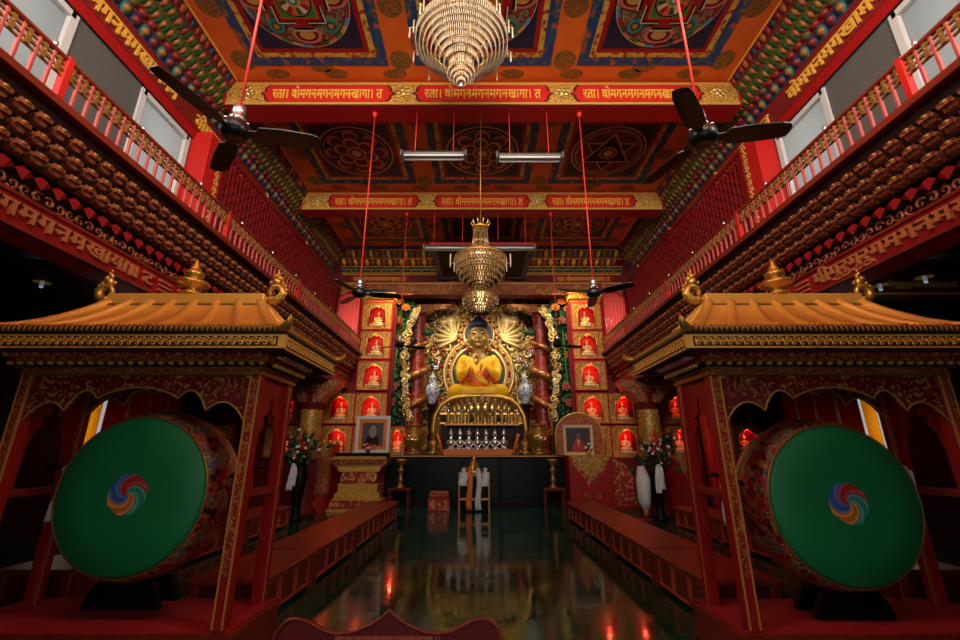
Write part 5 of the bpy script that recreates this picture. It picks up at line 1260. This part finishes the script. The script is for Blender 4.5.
# ---------------------------------------------------------------- twin-tube fluorescent fittings
def tube_light(x0,x1,py,Y,label,ztop):
    a,b=at(x0,py,Y),at(x1,py,Y); w=(b.x-a.x)/2; t=thing('tube_light',label,'lamp',((a.x+b.x)/2,Y,a.z),'twin tube lights on red rods')
    mb=MB(); mb.prism([(-.10,.0),(.10,.0),(.05,.07),(-.05,.07)],-w,w,0,axis='x'); mb.build('reflector',['steel'],t)
    for y in(-.055,.055): MB().tube([(-w+.04,y,-.025),(w-.04,y,-.025)],.02,10).build('tube',['white'],t)
    for e in(-1,1):
        MB().box(e*w-.015,e*w+.015,-.10,.10,-.05,.06).build('end_cap',['steel'],t); MB().tube([(e*w*.6,0,.05),(e*w*.6,0,ztop-a.z)],.009,6).build('rod',['cord_red'],t)
tube_light(402,466,156,6.3,'near left grey tube light hanging below the first beam',7.32); tube_light(497,562,158,6.3,'near right grey tube light hanging below the first beam',7.32)
tube_light(424,472,248,9.7,'far left tube light behind the hanging chandelier',7.32); tube_light(489,535,248,9.7,'far right tube light behind the hanging chandelier',7.32)
# ---------------------------------------------------------------- black canopy above the altar approach
cz=7.02; t=thing('hanging_canopy','square black cloth canopy with patterned border hanging above the altar approach','canopy',(0,12.1,cz))
MB().bbox(-1.45,1.45,-1.2,1.2,0,.06,.01).build('canopy_cloth',['black'],t)
mb=MB(); 
for b in((-1.45,1.45,-1.2,-1.05),(-1.45,1.45,1.05,1.2),(-1.45,-1.28,-1.05,1.05),(1.28,1.45,-1.05,1.05)): mb.box(b[0],b[1],b[2],b[3],-.012,.0)
mb.build('patterned_border',['blue_flower'],t); MB().box(-1.47,1.47,-1.23,-1.2,-.02,.09).build('red_edge',['bright_red'],t)
mb=MB()
for k in range(2): 
    for e in(-1,1): mb.tube([(e*1.4,-1.1+2.2*k,.06),(e*1.4,-1.1+2.2*k,7.87-cz)],.008,5)
mb.build('cords',['dark_red'],t)
for e in (-1,1): MB().tube([(e*.62,.2,-.5),(e*.62,.2,0)],[.09,.09],10).build('hanging_tassel',['brocade'],t)
# ---------------------------------------------------------------- crystal chandeliers
def crystals(mb,r,z,n,h,w,m=0):
    for k in range(n):
        a=2*PI*k/n; M=Matrix.Translation((r*math.cos(a),r*math.sin(a),z))@Matrix.Rotation(a,4,'Z')
        mb.add([(-w,-w,0),(w,-w,0),(w,w,0),(-w,w,0),(-w,-w,-h*.85),(w,-w,-h*.85),(w,w,-h*.85),(-w,w,-h*.85),(0,0,-h)],[(0,3,2,1),(0,1,5,4),(1,2,6,5),(2,3,7,6),(3,0,4,7),(4,5,8),(5,6,8),(6,7,8),(7,4,8)],m,M=M)
def tier(t,r,z,n,h,w=.006,rt=.009):
    mb=MB(); mb.ring((0,0,z),r,rt,48,6,0); mb.build('tier_ring',['gold'],t); mb=MB(); crystals(mb,r,z,n,h,w); mb.build('crystal_strand',['crystal'],t,kind='stuff')
p=at(461,85,4.75); zb=p.z; x=p.x
ch=thing('crystal_chandelier','large domed crystal chandelier at the top of the hall nearest the viewer','chandelier',(x,4.75,zb-.02)); ch.scale=(.86,.86,1)
zr=at(461,40,4.75).z-zb
for k in range(10):
    q=k/9; r=.66*(1-q)**.85+.10; z=zr*(1-q*.66)+.06*math.sin(PI*q); tier(ch,r,z+.04,int(110*r/.66)+14,.13,.0075)
for k,(r,z) in enumerate(((.22,.25),(.17,.20),(.12,.155),(.07,.11))): tier(ch,r,z,int(16+r*110),.06,.006)
MB().lathe([(.0,-.03),(.035,-.02),(.045,.015),(.035,.05),(.012,.07),(.012,zr+.9)],16).build('stem',['silver'],ch)
mb=MB()
for k in range(10):
    a=2*PI*k/10; mb.tube([(0,0,zr+.12),(.4*math.cos(a),.4*math.sin(a),zr+.10),(.66*math.cos(a),.66*math.sin(a),zr+.05)],.008,5); mb.tube([(0,0,.12),(.2*math.cos(a),.2*math.sin(a),.27)],.006,5)
    mb.tube([(.2*math.cos(a),.2*math.sin(a),.27),(.45*math.cos(a),.45*math.sin(a),zr*.62),(.7*math.cos(a),.7*math.sin(a),zr+.03)],.006,5)
mb.build('gilt_frame',['gold'],ch)
for k in range(12):
    a=2*PI*(k+.5)/12; c,s_=math.cos(a),math.sin(a); mb=MB(); mb.tube([(.72*c,.72*s_,zr),(.80*c,.80*s_,zr+.05),(.88*c,.88*s_,zr+.0)],.007,5,0); mb.lathe([(.013,zr-.17),(.013,zr+.02),(.004,zr+.03)],8,1,M=Matrix.Translation((.86*c,.86*s_,0))); mb.lathe([(.013,zr-.06),(.013,zr+.17),(.004,zr+.18)],8,1,M=Matrix.Translation((.80*c,.80*s_,0))); mb.build('glass_arm',['gold','crystal'],ch)
tier(ch,.50,zr+.22,60,.16); tier(ch,.30,zr+.40,40,.16)
MB().tube([(0,0,zr+.85),(0,0,7.85-zb)],.012,8).build('chain',['old_gold'],ch)
# hanging two-bowl chandelier
Yc=6.35; zb=at(480.5,312,Yc).z; x=at(480.5,270,Yc).x; Z=lambda py: at(480.5,py,Yc).z-zb; m1=mpp(260,Yc)
ch=thing('hanging_chandelier','slim two-bowl amber crystal chandelier hanging in front of the golden statue','chandelier',(x,Yc,zb))
def vtier(r0,z0,r1,z1,n,w=.005):
    mb=MB(); k=n
    for i in range(k):
        a=2*PI*i/k; c,s_=math.cos(a),math.sin(a); mb.tube([(r0*c,r0*s_,z0),(r1*c,r1*s_,z1)],w,4)
    mb.build('crystal_strand',['crystal_gold'],ch,kind='stuff')
def bowl(r,zt,zbm):
    N=7
    for k in range(N):
        q=k/N; rr=r*math.cos(q*PI/2*.92); z=zt-(zt-zbm)*math.sin(q*PI/2); mb=MB(); mb.ring((0,0,z),rr,.008,32,6,0); crystals(mb,rr,z,int(20+rr*90),(zt-zbm)/N*1.35,.008,1); mb.build('bowl_tier',['gold','crystal_gold'],ch)
    MB().lathe([(r*.97*math.cos(k/10*PI/2*.98),zt-.01-(zt-zbm-.02)*math.sin(k/10*PI/2)) for k in range(11)],28).build('bowl_lining',['crystal_gold'],ch)
bowl(25.5*m1,Z(259),Z(283)); bowl(17*m1,Z(298),0)
mb=MB(); mb.lathe([(25.5*m1,Z(259)),(22*m1,Z(255)),(13*m1,Z(252.5)),(9*m1,Z(251))],32); mb.build('bowl_shoulder',['crystal_gold'],ch)
mb=MB(); mb.lathe([(17*m1,Z(298)),(14*m1,Z(295)),(8*m1,Z(293))],24); mb.build('lower_shoulder',['crystal_gold'],ch)
vtier(7*m1,Z(228),8.5*m1,Z(252),30); vtier(6*m1,Z(280),6.5*m1,Z(294),24)
mb=MB(); mb.ring((0,0,Z(228)),7.5*m1,.018,24,6); mb.ring((0,0,Z(251)),9*m1,.014,24,6); mb.ring((0,0,Z(259)),25.7*m1,.014,36,6); mb.ring((0,0,Z(298)),17.2*m1,.012,30,6); mb.tube([(0,0,Z(310)),(0,0,Z(222))],.02,8); mb.build('gilt_frame',['gold'],ch)
mb=MB()
for k in range(10): a=2*PI*k/10; mb.tube([(6.5*m1*math.cos(a),6.5*m1*math.sin(a),Z(228)),(9.5*m1*math.cos(a),9.5*m1*math.sin(a),Z(223)),(9*m1*math.cos(a),9*m1*math.sin(a),Z(221))],[.01,.012,.004],5)
mb.build('crown',['gold'],ch)
for e in(-1,1):
    for q,(dx,y0,y1) in enumerate(((30,254,267),(26,258,272))): mb=MB(); mb.tube([(e*24*m1,0,Z(262)),(e*dx*m1,0,Z(264))],.006,5,0); mb.tube([(e*dx*m1,0,Z(y0)),(e*dx*m1,0,Z(y1))],.011,6,1); mb.build('glass_arm',['gold','crystal'],ch)
MB().tube([(0,0,Z(223)),(0,0,7.33-zb)],.009,6).build('chain',['old_gold'],ch)
# ---------------------------------------------------------------- dark aisles: lamps, cross beams, curtains
LAMPS=[]
mat('bulb_cool',(.6,.7,.8),.4,emit=(.6,.8,1),es=.10)
for px,py,sd,ds in((42,284,-1,'left aisle ceiling, above the pavilion roof'),(925,279,1,'right aisle near the carved cross beam'),(880,287,1,'right aisle, nearer the pavilion ridge')):
    p=atZ(px,py,3.70); LAMPS.append(p); t=thing('pendant_lamp','small shaded pendant lamp in the dark %s'%ds,'lamp',(p.x,p.y,3.70)); MB().lathe([(.02,.10),(.06,.07),(.10,.02),(.09,.02),(.015,.08)],18).build('lamp_shade',['old_gold'],t); MB().lathe([(0,-.06),(.022,-.05),(.025,.0),(.02,.06)],12).build('bulb',['bulb_cool'],t); MB().tube([(0,0,.09),(0,0,.29)],.008,5).build('cord',['black'],t)
p=at(900,275,5.9); t=thing('aisle_beam','dark cross beam with gilt letters in the right aisle above the pavilion roof','beam',(6.3,5.9,3.70)); MB().box(-1.7,2.2,0,.25,0,.285).build('beam_body',['dark_red'],t); q=MB(); q.mesh(LT,Matrix.Translation((.1,-.03,.15))@XZ@Matrix.Scale(.55,4)); q.build('lettering',['gold_paint'],t); MB().box(-1.7,2.2,-.02,.0,0,.03).build('beam_edge',['gold_paint'],t)
def pleats(L,H,n,amp):
    mb=MB(); vs=[];fs=[]; k=n*4
    for i in range(k+1): y=L*i/k; d=amp*math.sin(2*PI*i/4); vs+=[(d,y,0),(d,y,H)]
    for i in range(k): fs.append((2*i,2*i+2,2*i+3,2*i+1)); 
    mb.add(vs,fs,0,True)
    mb.m=[ (1 if (i//2)%6==5 else 0) for i in range(k)]
    return mb
for s,sd in((-1,'left'),(1,'right')):
    t=thing('striped_curtain','red curtain with pale stripes on the outer wall behind the %s drum'%sd,'curtain',(s*8.32,9.70,.05)); o=pleats(2.4,2.9,11,.04).build('pleats',['bright_red','ivory'],t); o.modifiers.new('s','SOLIDIFY').thickness=.01; MB().tube([(0,-.05,2.93),(0,2.45,2.93)],.02,8).build('curtain_rail',['old_gold'],t)
    t=thing('yellow_curtain','sunlit yellow curtain at the aisle window behind the %s drum'%sd,'curtain',(s*8.40,9.40,1.05)); o=pleats(.30,1.75,3,.03).build('pleats',['curtain_yellow','curtain_yellow'],t); o.modifiers.new('s','SOLIDIFY').thickness=.006; MB().tube([(0,-.25,1.78),(0,.34,1.78)],.015,8).build('curtain_rail',['old_gold'],t)
    mb=MB(); x0,x1=sorted((8.50*s,8.6*s))
    for b in((9.2,9.26,1.2,2.9),(10.14,10.2,1.2,2.9),(9.2,10.2,1.2,1.26),(9.2,10.2,2.84,2.9),(9.67,9.73,1.2,2.9)): mb.box(x0,x1,*b)
    w=struct('window_%d'%(5 if s<0 else 6),mb,['frame_white']); MB().box(*sorted((8.54*s,8.55*s)),9.26,10.14,1.26,2.84).build('clear_pane',['glass_clear'],w)
t=thing('hanging_banner','long red pleated cloth banner with pale stripes hanging in the right aisle beside the pavilion','banner',(5.45,10.35,.12))
mb=MB(); n=40; vs=[];fs=[]
for i in range(n+1):
    a=2*PI*i/n; r=.30+.025*math.sin(a*10); vs+=[(r*math.cos(a),r*math.sin(a),0),(r*math.cos(a),r*math.sin(a),3.3)]
for i in range(n): fs.append((2*i,2*i+2,2*i+3,2*i+1))
mb.add(vs,fs,0,True); mb.m=[1 if i%5==0 else 0 for i in range(n)]; o=mb.build('pleated_cloth',['bright_red','pink'],t); o.modifiers.new('s','SOLIDIFY').thickness=.01
MB().tube([(0,0,3.3),(0,0,3.86)],.02,6).build('hanging_cord',['dark_wood'],t); MB().lathe([(.31,3.28),(.31,3.36),(0,3.38)],20).build('banner_cap',['gold_paint'],t)
# ---------------------------------------------------------------- daylight, lamps and camera
def area(name,loc,rot,sx,sy,power,col):
    l=bpy.data.lights.new(name,'AREA'); l.shape='RECTANGLE'; l.size=sx; l.size_y=sy; l.energy=power; l.color=col; o=bpy.data.objects.new(name,l); C.objects.link(o); o.location=loc; o.rotation_euler=rot; return o
def aim(o,tgt): o.rotation_euler=(Vector(tgt)-o.location).to_track_quat('-Z','Y').to_euler()
# daylight outside the gallery windows
for s in(-1,1):
    for k,(a,b) in enumerate(WIN):
        o=area('window_daylight',(s*5.75,(a+b)/2,5.9),(0,0,0),1.0,1.9,45,(1,.99,.97)); aim(o,(s*2.0,(a+b)/2+.3,5.6))
    o=area('aisle_daylight',(s*9.3,9.7,2.2),(0,0,0),1.4,1.8,13,(1,.93,.82)); aim(o,(s*7,9.9,1.9))
for s in(-1,1):
    o=area('front_window_daylight',(s*5.6,.35,6.2),(0,0,0),2.3,2.3,230,(1,.93,.84)); aim(o,(s*.5,2.2,6.1))
# daylight through the open entrance and the opening above it, behind the viewer
o=area('entrance_daylight',(0,-1.75,1.7),(0,0,0),4.0,3.0,11,(1,.92,.82)); aim(o,(0,8,2.0))
o=area('clerestory_daylight',(0,-1.9,6.1),(0,0,0),6.0,2.2,880,(1,.90,.78)); aim(o,(0,6,5.2))
for s in(-1,1):
    o=area('gallery_daylight',(s*4.28,14.9,5.5),(0,0,0),.9,1.9,26,(1,.95,.9)); aim(o,(s*4.28,13,5.3))
# added spots without fittings, brightening the statue, screens and niches
def spot(loc,tgt,power,col,ang,blend=.6):
    l=bpy.data.lights.new('altar_fill_spot','SPOT'); l.energy=power; l.color=col; l.spot_size=R(ang); l.spot_blend=blend; l.shadow_soft_size=.08; o=bpy.data.objects.new('altar_fill_spot',l); C.objects.link(o); o.location=loc; aim(o,tgt); return o
for x in(-1.3,1.3): spot((x,13.1,6.2),(-x*.2,15,4.0),60,(1,.84,.58),70)
for x in(-.9,.9): spot((x,14.1,6.2),(x*1.2,16.0,4.4),120,(1,.82,.55),110)
for x in(-1.15,1.15): spot((x,12.8,6.25),(x*.9,15.4,5.9),100,(1,.82,.55),50)
for s in(-1,1):
    spot((s*2.3,12.7,6.7),(s*2.65,13.8,5.6),130,(1,.84,.55),75)
    spot((s*2.2,12.6,6.5),(s*2.4,14.0,3.2),110,(1,.80,.5),60)
    spot((s*2.6,12.6,6.9),(s*3.3,13.4,5.3),150,(1,.70,.30),70)
    spot((s*1.9,12.0,6.8),(s*2.3,13.5,2.2),120,(1,.74,.42),55)
for p in LAMPS:
    l=bpy.data.lights.new('pendant_glow','POINT'); l.energy=.5; l.color=(.75,.88,1); l.shadow_soft_size=.04; o=bpy.data.objects.new('pendant_glow',l); C.objects.link(o); o.location=(p.x,p.y,p.z-.18)
for (x,y,z),r_ in NICHES:
    l=bpy.data.lights.new('niche_lamp','POINT'); l.energy=4 if r_>1 else 2; l.color=(1,.10,.04) if r_>1 else (1,.35,.10); l.shadow_soft_size=.03; o=bpy.data.objects.new('niche_lamp',l); C.objects.link(o); o.location=(x,y+.02,z+.76)
w=bpy.data.worlds.new('sky'); bpy.context.scene.world=w; w.use_nodes=True; bg=w.node_tree.nodes['Background']; bg.inputs['Color'].default_value=(.80,.80,.81,1); bg.inputs['Strength'].default_value=.55
cam=bpy.data.cameras.new('camera'); cam.sensor_width=36; cam.lens=F*36/960; cam.clip_start=.05; cam.shift_x=-.0005
co=bpy.data.objects.new('camera',cam); C.objects.link(co); co.location=(CX,0,CZ); co.rotation_euler=(PI/2+PITCH,0,0)
sc=bpy.context.scene; sc.camera=co
sc.view_settings.view_transform='Standard'; sc.view_settings.look='None'; sc.view_settings.gamma=1; sc.view_settings.exposure=0; sc.view_settings.use_curve_mapping=False
